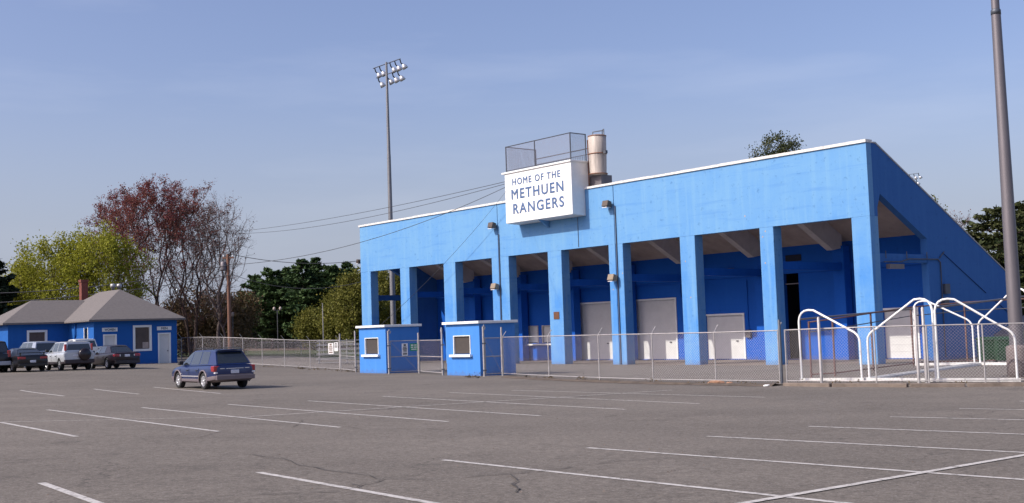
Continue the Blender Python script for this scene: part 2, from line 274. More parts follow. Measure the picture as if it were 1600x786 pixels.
# ------------------------------------------------------------------ object helpers
class MB:
    def __init__(self): self.v = []; self.f = []; self.mi = []; self.sm = []
    def add(self, vs, fs, mi=0, smooth=False):
        o = len(self.v); self.v += [tuple(p) for p in vs]
        for f in fs: self.f.append(tuple(i+o for i in f)); self.mi.append(mi); self.sm.append(smooth)
        return self
    def box(self, x0, x1, y0, y1, z0, z1, mi=0):
        vs = [(x, y, z) for z in (z0, z1) for y in (y0, y1) for x in (x0, x1)]
        return self.add(vs, [(0, 2, 3, 1), (4, 5, 7, 6), (0, 1, 5, 4), (2, 6, 7, 3), (0, 4, 6, 2), (1, 3, 7, 5)], mi)
    def beam(self, a, b, w, h, up=(0, 0, 1), mi=0):
        a = Vector(a); b = Vector(b); d = (b-a).normalized(); upv = Vector(up)
        r = d.cross(upv).normalized(); t = r.cross(d).normalized()
        vs = [p + r*sx*w/2 + t*sz*h/2 for p in (a, b) for sx, sz in ((-1, -1), (1, -1), (1, 1), (-1, 1))]
        return self.add(vs, [(0, 1, 2, 3), (7, 6, 5, 4), (0, 4, 5, 1), (1, 5, 6, 2), (2, 6, 7, 3), (3, 7, 4, 0)], mi)
    def tube(self, pts, rad, n=8, cap=True, mi=0, smooth=True):
        pts = [Vector(p) for p in pts]; rads = rad if isinstance(rad, (list, tuple)) else [rad]*len(pts)
        rings = []; prev = None
        for i, p in enumerate(pts):
            d = ((pts[min(i+1, len(pts)-1)] - p).normalized() + (p - pts[max(i-1, 0)]).normalized())
            if d.length < 1e-6: d = Vector((0, 0, 1))
            d.normalize()
            if prev is None:
                a = Vector((0, 0, 1)) if abs(d.z) < .9 else Vector((1, 0, 0))
                x = d.cross(a).normalized()
            else: x = (prev - d*prev.dot(d)).normalized()
            prev = x; y = d.cross(x)
            rings.append([p + (x*math.cos(2*math.pi*k/n) + y*math.sin(2*math.pi*k/n))*rads[i] for k in range(n)])
        vs = [q for r in rings for q in r]; fs = []
        for i in range(len(pts)-1):
            for k in range(n): fs.append((i*n+k, i*n+(k+1) % n, (i+1)*n+(k+1) % n, (i+1)*n+k))
        self.add(vs, fs, mi, smooth)
        if cap: self.add(rings[0], [tuple(range(n))[::-1]], mi); self.add(rings[-1], [tuple(range(n))], mi)
        return self
    def lathe(self, prof, c=(0, 0, 0), axis=(0, 0, 1), n=20, mi=0, smooth=True):
        ax = Vector(axis).normalized(); a = Vector((0, 0, 1)) if abs(ax.z) < .9 else Vector((1, 0, 0))
        x = ax.cross(a).normalized(); y = ax.cross(x); c = Vector(c)
        vs = [c + ax*h + (x*math.cos(2*math.pi*k/n)+y*math.sin(2*math.pi*k/n))*r for r, h in prof for k in range(n)]
        fs = [(i*n+k, i*n+(k+1) % n, (i+1)*n+(k+1) % n, (i+1)*n+k) for i in range(len(prof)-1) for k in range(n)]
        return self.add(vs, fs, mi, smooth)
    def prism(self, poly, axis, a0, a1, mi=0):
        """poly: list of 2D points, extruded along axis (0,1,2) from a0 to a1"""
        def P(q, h):
            q = list(q)
            return (h, q[0], q[1]) if axis == 0 else (q[0], h, q[1]) if axis == 1 else (q[0], q[1], h)
        n = len(poly); vs = [P(q, a0) for q in poly] + [P(q, a1) for q in poly]
        fs = [tuple(range(n)), tuple(range(2*n-1, n-1, -1))] + [(i, i+n, (i+1) % n+n, (i+1) % n) for i in range(n)]
        return self.add(vs, fs, mi)
    def build(self, name, mats, parent=None, bevel=0, fix=True):
        me = bpy.data.meshes.new(name); me.from_pydata(self.v, [], self.f)
        for m in (mats if isinstance(mats, (list, tuple)) else [mats]): me.materials.append(m)
        me.polygons.foreach_set('material_index', self.mi); me.polygons.foreach_set('use_smooth', self.sm)
        if fix:
            bm = bmesh.new(); bm.from_mesh(me); bmesh.ops.recalc_face_normals(bm, faces=bm.faces)
            if bevel: bmesh.ops.bevel(bm, geom=[e for e in bm.edges if len(e.link_faces) == 2 and e.calc_face_angle(0) > .5], offset=bevel, segments=1, affect='EDGES')
            bm.to_mesh(me); bm.free()
        me.update()
        o = bpy.data.objects.new(name, me); col.objects.link(o)
        if parent is not None: o.parent = parent
        return o
def tag(o, label=None, cat=None, group=None, kind=None):
    if label: o['label'] = label
    if cat: o['category'] = cat
    if group: o['group'] = group
    if kind: o['kind'] = kind
    return o
def empty(name, loc=(0, 0, 0), rz=0, label=None, cat=None, group=None):
    o = bpy.data.objects.new(name, None); col.objects.link(o); o.location = loc; o.rotation_euler = (0, 0, rz); o.empty_display_size = .3
    return tag(o, label, cat, group)
def copy_tree(o, parent=None):
    c = o.copy(); col.objects.link(c)
    if parent is not None: c.parent = parent
    for ch in [x for x in KIDS.get(o.name, [])]: copy_tree_child(ch, c)
    return c
KIDS = {}
def copy_tree_child(ch, parent):
    c = ch.copy(); col.objects.link(c); c.parent = parent
    for g in [x for x in bpy.data.objects if x.parent == ch]: copy_tree_child(g, c)
def dup(root, loc, rz=None, label=None, group=None):
    c = root.copy(); col.objects.link(c); c.location = loc
    if rz is not None: c.rotation_euler = (0, 0, rz)
    if label: c['label'] = label
    if group: c['group'] = group
    for ch in [x for x in bpy.data.objects if x.parent == root]: copy_tree_child(ch, c)
    return c
def text_mesh(name, body, size, width, material, parent, matrix, depth=.012, offs=0.0, space=1.0):
    cu = bpy.data.curves.new(name+'_curve', 'FONT'); cu.body = body; cu.size = size; cu.extrude = depth; cu.align_x = 'CENTER'; cu.align_y = 'BOTTOM_BASELINE'; cu.bevel_depth = size*.022; cu.bevel_resolution = 0; cu.space_character = space
    to = bpy.data.objects.new(name+'_tmp', cu); col.objects.link(to)
    dg = bpy.context.evaluated_depsgraph_get(); me = bpy.data.meshes.new_from_object(to.evaluated_get(dg))
    bpy.data.objects.remove(to)
    xs = [p.co.x for p in me.vertices]; w = max(xs)-min(xs); cx = (max(xs)+min(xs))/2
    ys = [p.co.y for p in me.vertices]; h = max(ys); y0 = min(ys)
    for p in me.vertices:
        p.co.x = (p.co.x-cx)*width/w; p.co.y = (p.co.y)*size/h
    me.name = name; me.materials.clear(); me.materials.append(material); me.transform(matrix)
    # every letter becomes a part of its own
    bm = bmesh.new(); bm.from_mesh(me); bmesh.ops.remove_doubles(bm, verts=bm.verts, dist=1e-5); seen = set(); out = []
    bm.verts.ensure_lookup_table(); bm.faces.ensure_lookup_table()
    for f0 in bm.faces:
        if f0.index in seen: continue
        st_ = [f0]; seen.add(f0.index); isl = []
        while st_:
            q = st_.pop(); isl.append(q)
            for e_ in q.edges:
                for l in e_.link_faces:
                    if l.index not in seen: seen.add(l.index); st_.append(l)
        vm_ = {}; vs_ = []; fs_ = []
        for q in isl:
            ids = []
            for w_ in q.verts:
                if w_.index not in vm_: vm_[w_.index] = len(vs_); vs_.append(tuple(w_.co))
                ids.append(vm_[w_.index])
            fs_.append(ids)
        m_ = bpy.data.meshes.new(name); m_.from_pydata(vs_, [], fs_); m_.materials.append(material)
        o = bpy.data.objects.new(name, m_); col.objects.link(o); o.parent = parent; out.append(o)
    bm.free(); return out

# ================================================================== ground
def axis_vals(lo, hi, fine_lo, fine_hi, st, n=14):
    a = list(np.arange(fine_lo, fine_hi+.01, st))
    left = [fine_lo-(fine_lo-lo)*(k/n)**2.2 for k in range(n, 0, -1)]; right = [fine_hi+(hi-fine_hi)*(k/n)**2.2 for k in range(1, n+1)]
    return left+a+right
def terrain(name, xs, ys, dz, material, clip=None):
    bm = bmesh.new(); g = [[bm.verts.new((x, y, G(x, y)+dz)) for x in xs] for y in ys]
    for j in range(len(ys)-1):
        for i in range(len(xs)-1): bm.faces.new((g[j][i], g[j][i+1], g[j+1][i+1], g[j+1][i]))
    for (px, py, nx, ny) in clip or []:
        bmesh.ops.bisect_plane(bm, geom=bm.verts[:]+bm.edges[:]+bm.faces[:], plane_co=(px, py, 0), plane_no=(nx, ny, 0), clear_outer=True)
    me = bpy.data.meshes.new(name); bm.to_mesh(me); bm.free(); me.materials.append(material)
    for p in me.polygons: p.use_smooth = True
    o = bpy.data.objects.new(name, me); col.objects.link(o); tag(o, kind='structure'); return o
XS = axis_vals(-1600, 1600, -66, 48, 2.0); YS = axis_vals(-500, 2400, -24, 124, 2.0)
terrain('ground', XS, YS, -.02, M['grass'])
XA = [x for x in XS if -140 < x < 120]; YA = [y for y in YS if -140 < y < 124]
q1 = gnd(330, 557.5); q2 = gnd(520, 560)
nn = Vector((-(q2-q1).y, (q2-q1).x)).normalized()
if nn.y < 0: nn = -nn
terrain('parking_lot', XA, YA, 0.0, M['asphalt'], [(q1.x, q1.y, nn.x, nn.y)])

def strip(name, a, b, w, dz=.006, material=None, kind='structure', ragged=False):
    """flat band that follows the ground"""
    a = Vector(a[:2]); b = Vector(b[:2]); d = (b-a); ln = d.length; d.normalize(); n = Vector((-d.y, d.x)); k = max(2, int(ln/.7))
    vs = []; fs = []
    for i in range(k+1):
        p = a + d*ln*i/k
        for s in (-1, 1):
            q = p + n*s*w/2; vs.append((q.x, q.y, G(q.x, q.y)+dz))
    for i in range(k): fs.append((2*i, 2*i+1, 2*i+3, 2*i+2))
    o = MB().add(vs, fs).build(name, material or M['line'], fix=True); tag(o, kind=kind); return o
LW = .11
stripes = [((74, 640.5), (341.5, 674.5)), ((221.5, 637), (531.5, 668)), ((356.5, 632), (700, 659)), ((481, 626.5), (845, 650)), ((597.5, 619.5), (977, 640)), ((702.5, 613.5), (1093, 631)), ((800, 610), (1195, 621)),
           ((0, 660), (120, 682.5)), ((32, 610), (100, 619)), ((147, 608), (217, 616)), ((240, 605), (345, 615)),
           ((65, 755), (190, 800)), ((404, 738.5), (740, 798)), ((692.5, 719), (1225, 776.5)), ((917.5, 700), (1600, 750)), ((1106, 682), (1600, 707.5)), ((1264, 666.5), (1600, 679)), ((1391, 651.5), (1600, 656.5)), ((1499, 638.5), (1600, 640.5)), ((1593, 627), (1640, 627.6))]
for a, b in stripes:
    A = gnd(*a); B = gnd(*b)
    if b[0] in (1600, 1640, 1225): B = A + (B-A).normalized()*11.5
    strip('parking_line', A, B, LW)
A, B = gnd(1170, 786), gnd(1600, 712); d = (B-A).normalized(); strip('parking_line', A-d*9, B+d*16, LW, .010)
A, B = gnd(390, 651.5), gnd(1050, 610); strip('parking_line', A, B, LW*.8, .010)
A, B = gnd(0, 660), gnd(390, 651.5); strip('parking_line', A, B, LW*.55, .010)
# real cracks near the camera, sealed joints in the asphalt
def crack(pts, w=.035, seed=0):
    rnd = random.Random(seed); P = [gnd(*p) for p in pts]; path = []
    for a, b in zip(P[:-1], P[1:]):
        n = max(3, int((b-a).length/.14))
        dv = (b-a).normalized(); nv = Vector((-dv.y, dv.x, 0))
        off = 0
        for i in range(n):
            off = off*.82 + rnd.uniform(-.035, .035); path.append(a.lerp(b, i/n)+nv*off)
    path.append(P[-1]); vs = []; fs = []
    for i, p in enumerate(path):
        dv = (path[min(i+1, len(path)-1)]-path[max(i-1, 0)]).normalized(); nv = Vector((-dv.y, dv.x, 0)); ww = w*.62*rnd.uniform(.1, 1)
        for s in (-1, 1): q = p+nv*ww*s*.5; vs.append((q.x, q.y, G(q.x, q.y)+.014))
    for i in range(len(path)-1): fs.append((2*i, 2*i+1, 2*i+3, 2*i+2))
    o = MB().add(vs, fs).build('pavement_crack', M['dark_crack']); tag(o, kind='structure')
M['dark_crack'] = mat('crack_grey', (.065, .057, .05), .95)  # dark grey-brown of the flat crack strips
crack([(250, 784), (430, 772), (520, 769), (555, 763), (600, 749), (660, 750), (705, 747)], .045, 1)
crack([(600, 749), (560, 741), (500, 734), (430, 716), (380, 710)], .04, 2)
crack([(700, 748), (790, 741), (880, 733), (960, 722), (1050, 716)], .05, 3)
crack([(560, 763), (548, 757)], .05, 4); crack([(796, 742), (800, 758), (806, 770)], .08, 5)
crack([(255, 687), (310, 684), (345, 675)], .05, 6); crack([(455, 668), (462, 664), (470, 655)], .05, 7)
crack([(1300, 720), (1400, 725), (1500, 731), (1600, 727)], .035, 8)
crack([(1155, 634), (1230, 624), (1340, 615)], .04, 9); crack([(930, 660), (1060, 650), (1180, 640)], .03, 10)
crack([(1480, 655), (1530, 648), (1570, 640)], .03, 11); crack([(140, 676), (230, 670), (330, 668)], .03, 12)

# ================================================================== stadium
st = empty('grandstand', (C0[0], C0[1], 0), PHI, 'long blue painted concrete grandstand with nine front columns and open bays', 'grandstand')
Z0 = -.75; ZF = 7.13; ZR = 11.0
colspans = [(-49.5, -48.0), (-43.6, -42.3), (-37.65, -36.15), (-31.7, -29.75), (-25.5, -24.1), (-19.5, -18.2), (-13.3, -12.1), (-7.22, -6.25), (-1.13, 0)]
joints = [-30.87, -18.86]
xs = [-49.5]+[j for j in joints]+[0]
f = MB()
for i in range(3): f.box(xs[i]+(.03 if i else 0), xs[i+1]-(.03 if i < 2 else 0), 0, .45, ZF, ZR)
f.build('front_wall', M['blue'], st)
for j in joints: MB().box(j-.05, j+.05, .16, .40, Z0, ZR-.02).build('expansion_joint', M['dark'], st)
for (a, b) in colspans:
    m = MB(); js = [j for j in joints if a < j < b]; e = [a]+js+[b]
    for i in range(len(e)-1):
        x0 = e[i]+(.03 if i else 0); x1 = e[i+1]-(.03 if i < len(e)-2 else 0)
        m.box(x0, x1, .001, .75, Z0, ZF-.001)
    m.build('column', M['blue'], st, bevel=.02)
    if b < -.5 and a > -49:
        c = (a+b)/2; MB().box(c-.4, c+.4, 6.75, 7.4, Z0, 6.2).build('rear_column', M['blue_in_shade'], st)
        MB().box(c-.25, c+.25, .755, 6.745, 4.72, 5.17).build('tie_beam', M['blue_in_shade'], st)
        zb = lambda d: 5.92+.52*(6-d)
        MB().prism([(.46, zb(.46)), (6.0, zb(6)), (6.9, zb(6)+.15), (6.9, 6.86), (.46, 10.2)], 0, c-.23, c+.23).build('raking_beam', M['beam'], st)
# coping: white along the front edge and down the rake
m = MB()
rr = random.Random(3); x = -49.6
while x < .05:
    w = rr.uniform(2.4, 3.2); x1 = min(x+w, .06); dz = rr.uniform(-.015, .015)
    m.box(x, x1-.012, -.09, .5, ZR+.001+dz*.3, ZR+.15+dz); x = x1
m.build('coping', M['white_worn'], st)
SL = -.515
def side_top(d): return ZR + SL*max(0, d-.85)
def end_wall(x0, x1, material):
    m = MB(); top = [(0.46, ZR-.002), (.85, ZR-.002), (15.2, side_top(15.2))]
    # above the opening, the rear part, down to the ground
    m.prism([(.46, ZR-.002), (.46, ZF+.005), (.752, ZF+.005), (.752, 7.6), (1.06, 8.33), (5.4, 6.05), (5.4, side_top(5.4)), (.85, ZR-.002)], 0, x0, x1)
    m.prism([(5.4, Z0), (15.2, Z0), (15.2, side_top(15.2)), (5.4, side_top(5.4))], 0, x0, x1)
    return m.build('end_wall', material, st)
end_wall(-.42, -.004, M['blue_side_shade']); end_wall(-49.496, -49.08, M['blue_side_shade'])
m = MB(); m.prism([(.62, ZR), (.85, ZR), (15.2, side_top(15.2)), (15.2, side_top(15.2)+.07), (.87, ZR+.08), (.62, ZR+.08)], 0, -.46, .03).build('rake_coping', M['rail'], st)
for x0, x1 in ((-.36, -.06), (-49.42, -49.12)):
    MB().box(x0, x1, .755, 5.398, 4.72, 5.17).build('tie_beam', M['blue_side_shade'], st)
# sloping joints on the end wall, groove shadow put into the strips' dark blue
m = MB(); m.beam((.0, 6.9, 5.3), (.0, 11.4, 3.02), .012, .10, up=(1, 0, 0)); m.beam((.0, 12.4, 2.55), (.0, 14.6, 1.5), .012, .09, up=(1, 0, 0))
m.build('joint_shade', mat('groove_shade_blue', (.015, .05, .2), .9), st)
# deck underside
dk = MB(); dz = lambda d: 6.5+.52*(7.6-d)
dk.prism([(.455, dz(.455)), (15.1, dz(15.1)), (15.1, dz(15.1)+.3), (.455, dz(.455)+.3)], 0, -49.05, -.43)
dk.build('seating_deck', M['deck'], st)
m = MB()
for k in range(28):
    d0 = .5+k*.52; m.box(-49.04, -.44, d0, d0+.51, dz(d0+.52)+.30, dz(d0)+.34)
m.build('seat_step', M['beam'], st)['kind'] = 'stuff'
# back wall with openings: (s0, s1, z0, z1)
BW = 7.6; back = MB()
def wall_with_holes(mb, s0, s1, z0, z1, holes, d0, d1):
    cuts = sorted(set([s0, s1]+[h[0] for h in holes]+[h[1] for h in holes]))
    for a, b in zip(cuts[:-1], cuts[1:]):
        hs = sorted([h for h in holes if h[0] <= a and h[1] >= b], key=lambda h: h[2]); z = z0
        for h in hs:
            if h[2] > z: mb.box(a, b, d0, d1, z, h[2])
            z = h[3]
        if z < z1: mb.box(a, b, d0, d1, z, z1)
doors = [(-30.9, -27.1, -.6, 3.58), (-24.85, -20.8, -.6, 3.58), (-18.1, -14.85, -.6, 2.3), (-4.4, -2.2, -.6, 2.22)]
dark = (-11.45, -10.3, -.62, 4.95)
wins = [(-37.8, -35.55, .72, 2.1), (-35.0, -32.9, .72, 2.1)]
wall_with_holes(back, -49.05, -.43, Z0, 6.62, doors+[dark]+wins, BW, BW+.3)
back.build('back_wall', M['blue_in_shade'], st)
MB().box(-49.04, -.44, BW-.2, BW-.003, 4.78, 5.16).build('wall_beam', M['blue_in_shade'], st)
for i, (a, b, z0, z1) in enumerate(doors):
    m = MB(); m.box(a, b, BW+.14, BW+.22, z0, z1)
    n = int((z1-z0)/.45)
    for k in range(1, n+1): m.box(a+.1, b-.1, BW+.125, BW+.139, z0+k*(z1-z0)/(n+1)-.02, z0+k*(z1-z0)/(n+1)+.02)
    dd = m.build('roller_door', M['offwhite'], st)
    if i == 3: dd['label'] = 'low white door seen past the corner column'
    fr = MB(); fr.box(a-.12, a-.001, BW-.06, BW-.004, z0, z1+.12); fr.box(b+.001, b+.12, BW-.06, BW-.004, z0, z1+.12); fr.box(a, b, BW-.06, BW-.004, z1+.001, z1+.12)
    fr.build('door_frame', M['white'], dd)
    if i < 3: MB().box(b-.75, b-.6, BW+.06, BW+.124, .55, .62).build('door_handle', M['black'], dd)
for (a, b, z0, z1) in wins:
    w_ = MB().box(a+.05, b-.05, BW+.1, BW+.16, z0+.05, z1-.05).build('shuttered_window', M['offwhite'], st)
    fr = MB(); fr.box(a-.05, a+.05, BW-.05, BW+.08, z0, z1); fr.box(b-.05, b+.05, BW-.05, BW+.08, z0, z1); fr.box(a+.051, b-.051, BW-.05, BW+.08, z1-.07, z1); fr.build('window_frame', M['beam'], w_)
MB().box(-38.6, -31.9, BW-.35, BW-.004, .55, .66).build('counter_shelf', M['white'], st)
m = MB(); m.box(-12.4, -9.4, BW+3.2, BW+3.3, Z0, 5.6); m.box(-12.4, -12.3, BW+.31, BW+3.2, Z0, 5.6); m.box(-9.5, -9.4, BW+.31, BW+3.2, Z0, 5.6); m.box(-12.3, -9.5, BW+.31, BW+3.2, 5.5, 5.6)
m.build('dark_inner_room', M['dark'], st)  # near-black walls carry the doorway's shade in their colour
MB().box(-11.4, -10.35, BW+.1, BW+.16, 4.1, 4.17).build('door_rail', M['steelpole'], st)
MB().box(-11.2, -10.0, BW-.05, BW-.004, 5.55, 5.95).build('vent_grille', M['dark'], st)
MB().box(-49.5, .0, -.0, 15.2, -1.2, -.655).build('floor_slab', M['slab'], st)
MB().box(-25.05, -24.5, -.035, -.002, 2.45, 2.95).build('plaque', M['bronze'], st)
# conduits and pipes on the stand
m = MB(); m.tube([(-30.72, -.05, Z0), (-30.72, -.05, 8.8)], .035, 6); m.build('drain_pipe', M['dkrail'], st)
m = MB(); m.tube([(-18.70, -.05, Z0), (-18.70, -.05, 9.6)], .035, 6); m.build('drain_pipe', M['dkrail'], st)
m = MB(); m.tube([(-22.3, -.03, 7.2), (-22.3, -.03, 9.2)], .018, 5).build('drain_pipe', M['dkrail'], st)
m = MB(); m.tube([(.06, 1.0, 4.72), (.06, 2.6, 4.74), (.06, 3.4, 4.9), (.06, 6.3, 4.92), (.06, 6.55, 4.75), (.06, 6.55, -.5)], .035, 6)
for d in (1.2, 3.2, 5.2): m.tube([(.06, d, 4.9), (.06, d, 5.3)], .025, 5)
m.tube([(.06, 6.5, 5.0), (.06, 7.0, 5.35)], .03, 6)
m.build('conduit', M['dkrail'], st)
MB().box(.01, .16, 6.75, 7.25, 3.0, 3.55).box(.01, .24, 6.45, 6.95, 2.35, 2.75).build('meter_box', M['dkrail'], st)
MB().box(.005, .25, 1.25, 2.6, 4.35, 4.6).build('junction_box', M['steelpole'], st)
m = MB(); m.tube([(-48.5, 7.55, 4.6), (-20.2, 7.55, 4.6), (-20.2, 7.55, 3.7)], .03, 5); m.tube([(-14.4, 7.56, 4.55), (-14.4, 7.56, 1.2)], .03, 5); m.build('conduit', M['blue_in_shade'], st)
MB().box(-14.6, -14.2, 7.42, 7.59, .8, 1.3).build('switch_box', M['steelpole'], st)
MB().box(-16.2, -15.4, 7.3, 7.59, 5.3, 5.42).build('strip_light', M['dkrail'], st)
# stains and dark chips
m = MB()
for s, z in ((-8.2, 7.9), (-7.0, 6.6), (-6.8, 6.9), (-18.3, 5.2), (-12.9, 5.6), (-6.9, 5.1), (-12.6, 3.4), (-19.2, 4.2)): m.lathe([(.0, -.008), (.035, -.008), (.05, -.002)], (s, -.0, z), (0, 1, 0), 7)
m.build('chipped_patch', M['deck'], st)['kind'] = 'stuff'

def wall_lamp(s, z, label, d=0, sc=1.0, side=False, tan=False):
    p = sdw(s, d, z); o = empty('wall_lamp', p, PHI, label, 'lamp', 'flood lamps on the stand front')
    MB().box(-.08, .08, -.12, -.004, -.08, .12).build('bracket', M['black'], o)
    m = MB(); m.prism([(-.58*sc, -.14*sc), (-.16, -.22*sc), (-.13, .14*sc), (-.46*sc, .24*sc)], 0, -.27*sc, .27*sc)
    m.build('lamp_housing', M['tanlamp'] if tan else M['brownlamp'], o, bevel=.02)
    MB().box(-.21*sc, .21*sc, -.56*sc, -.2*sc, -.245*sc, -.205*sc).build('lens', M['clearlens'], o)
    return o
M['brownlamp'] = mat('bronze_lamp_housing', (.10, .075, .06), .5, .3); M['tanlamp'] = mat('tan_lamp_housing', (.26, .2, .14), .6)
wall_lamp(-31.1, 9.45, 'brown floodlight high on the blue wall, left of the white sign')
wall_lamp(-19.15, 9.75, 'brown floodlight high on the blue wall, right of the white sign')
wall_lamp(-31.0, 5.0, 'tan lantern on the double column left of the bronze plaque', tan=True)
wall_lamp(-18.9, 4.95, 'tan lantern on the double column right of the bronze plaque', tan=True)
o = wall_lamp(-49.55, 8.1, 'small black floodlight sticking out from the far left corner of the stand', d=.1, sc=.8); o.rotation_euler.z = PHI-R(80)

# ---- sign box
sb = empty('sign_box', sdw(-24.95, -.01, 9.3), PHI, 'white box sign reading HOME OF THE METHUEN RANGERS above the bays', 'sign')
hw = 3.46
m = MB(); m.prism([(-1.19, 0.0), (-.003, -.06), (-.003, 1.86), (1.8, 1.9), (1.8, 3.5), (-1.19, 3.5)], 0, -hw, hw); m.build('box', M['white'], sb, bevel=.012)
m = MB(); m.box(-hw-.25, hw+.06, -1.28, 1.9, 3.505, 3.62); m.build('roof_slab', M['white'], sb)
m = MB(); m.prism([(-.95, .02), (-.0, -.55), (-.0, -.02)], 0, -.35, -.2); m.build('support_bracket', M['blue'], sb)
H = 3.5
def face_matrix(cx, z): return Matrix.Translation((cx, -1.2, z)) @ Matrix.Rotation(R(90), 4, 'X')
for body, zt, zb_, cx0, cx1 in (('HOME OF THE', .12, .25, .12, .845), ('METHUEN', .335, .53, .10, .885), ('RANGERS', .625, .825, .12, .885)):
    h = (zb_-zt)*H
    text_mesh('letter', body, h, (cx1-cx0)*2*hw, M['letter'], sb, face_matrix(-hw+(cx0+cx1)/2*2*hw, H*(1-zb_)), depth=.006, space=1.22)
# ---- cage and railing on top of the box
cg = empty('roof_cage', sdw(-24.95, 0, 12.92), PHI, 'dark pipe and wire cage on top of the white sign box', 'railing')
def uvpanel(name, a, b, h, material, parent, z0=0.0):
    """upright wire panel from a to b with metric UVs"""
    a = Vector(a); b = Vector(b); ln = (Vector(b[:2])-Vector(a[:2])).length
    hz = h if isinstance(h, (tuple, list)) else (h, h)
    vs = [(a.x, a.y, a.z+z0), (b.x, b.y, b.z+z0), (b.x, b.y, b.z+hz[1]), (a.x, a.y, a.z+hz[0])]
    me = bpy.data.meshes.new(name); me.from_pydata(vs, [], [(0, 1, 2, 3)]); me.materials.append(material)
    uvl = me.uv_layers.new(name='UVMap')
    for i, c in enumerate(((0, 0), (ln, 0), (ln, hz[1]), (0, hz[0]))): uvl.data[i].uv = c
    o = bpy.data.objects.new(name, me); col.objects.link(o); o.parent = parent; return o
HC_ = 1.85
cor = [(-hw+.1, -1.1), (hw-.1, -1.1), (hw-.1, 1.7), (-hw+.1, 1.7)]
m = MB()
for x, y in [cor[0], (-.25, -1.1), cor[1], (hw-.1, .3), (-hw+.1, 1.7), cor[2]]: 
    m.tube([(x, y, 0), (x, y, HC_)], .045, 6)
m.tube([(cor[0][0], cor[0][1], HC_-.03), (cor[1][0], cor[1][1], HC_-.03)], .035, 6); m.tube([(*cor[1], HC_-.03), (hw-.1, .3, HC_-.03)], .035, 6)
m.tube([(*cor[0], HC_-.03), (-hw+.1, 1.7, HC_-.03)], .035, 6); m.tube([(*cor[0], .1), (*cor[1], .1)], .03, 6)
m.build('pipe_frame', M['dkrail'], cg)
for a, b in ((cor[0], cor[1]), (cor[1], (hw-.1, .3)), (cor[0], (-hw+.1, 1.7))): uvpanel('wire_panel', (*a, .08), (*b, .08), HC_-.14, M['chain_dark'], cg)
m = MB(); m.tube([(-hw+.1, 1.7, 1.15), (hw-.1, 1.7, 1.15)], .04, 6); m.tube([(-hw+.1, 1.7, .75), (hw-.1, 1.7, .75)], .025, 6); m.tube([(-hw+.1, 1.7, .06), (hw-.1, 1.7, .06)], .025, 6)
for k in range(38): x = -hw+.2+k*.178; m.tube([(x, 1.7, .06), (x, 1.7, .75)], .016, 4)
m.build('picket_railing', M['dkrail'], cg)
# ---- tank
tk = empty('storage_tank', sdw(-20.72, .55, 11.15), PHI, 'rust stained white cylindrical tank beside the sign box on the roof edge', 'tank')
m = MB(); m.lathe([(0, .75), (.56, .75), (.55, .8), (.59, 2.0), (.61, 3.35), (.56, 3.4), (0, 3.4)], n=28); m.build('shell', M['tank'], tk)
for z in (.80, 2.15, 3.34): MB().lathe([(.56, z-.025), (.63, z-.025), (.63, z+.035), (.56, z+.035)], n=28).build('hoop', M['rustring'], tk)
m = MB(); m.box(-.74, .35, -.1, .9, 0, .74); m.build('plinth', M['steelpole'], tk)
m = MB(); 
for a, b in (((-.45, -.2), (.25, .35)),): 
    m.tube([(-.5, .1, 3.2), (-.5, .1, 3.72), (0, .5, 3.78), (.45, .2, 3.78), (.45, .2, 3.3)], .04, 6); m.tube([(0, .5, 3.78), (0, .5, 3.4)], .035, 6)
m.build('ladder_top', M['dkrail'], tk)
MB().box(.62, .85, -.1, .1, 2.1, 2.3).build('vent_cap', M['dkrail'], tk)
MB().tube([(-.72, -.2, -.2), (-.72, -.2, 3.2)], .04, 6).build('stack_pipe', M['rustring'], tk)

# ================================================================== ticket booths
def booth(corner, label):
    """corner: front right bottom corner (s, d). Front faces the lot."""
    w, dp, h = 2.72, 2.25, 2.6
    p = sdw(corner[0], corner[1]); z = G(p.x, p.y)-.05
    b = empty('ticket_booth', (p.x, p.y, z), PHI, label, 'ticket booth', 'ticket booths at the gates')
    m = MB(); wall_with_holes(m, -w, 0, 0, h, [(-2.1, -.72, 1.12, 2.02)], 0, .2); m.box(-w, -.0, .201, dp, 0, h)
    m.build('wall', M['booth'], b)
    m = MB(); m.box(-w-.14, .14, -.16, dp+.12, h+.001, h+.13); m.build('roof_slab', M['white'], b, bevel=.012)
    wd = MB().box(-2.06, -.76, .06, .12, 1.14, 2.0).build('ticket_window', M['screen'], b)
    f2 = MB(); f2.box(-2.11, -2.06, -.03, .19, 1.12, 2.04); f2.box(-.76, -.715, -.03, .19, 1.12, 2.04); f2.box(-2.059, -.761, -.03, .19, 2.0, 2.04); f2.build('window_frame', M['white'], wd)
    MB().box(-2.32, -.6, -.16, -.001, .98, 1.10).build('counter_sill', M['white'], wd)
    return b
def solve_s(px, d):
    lo, hi = -60., 20.
    for _ in range(50):
        m_ = (lo+hi)/2; q = sdw(m_, d); q = np.array([q.x, q.y, G(q.x, q.y)-CAMH]); x = 800+FPX*(q@Xc)/(q@Fv)
        if x < px: lo = m_
        else: hi = m_
    return lo
D1 = -17.4
s1 = solve_s(604, D1); s2 = solve_s(751, D1-.7)
booth((s1, D1), 'smaller looking blue ticket booth, the left of two, beside the closed gate with signs')
booth((s2, D1-.7), 'nearer blue ticket booth, the right of two, in front of the third bay')

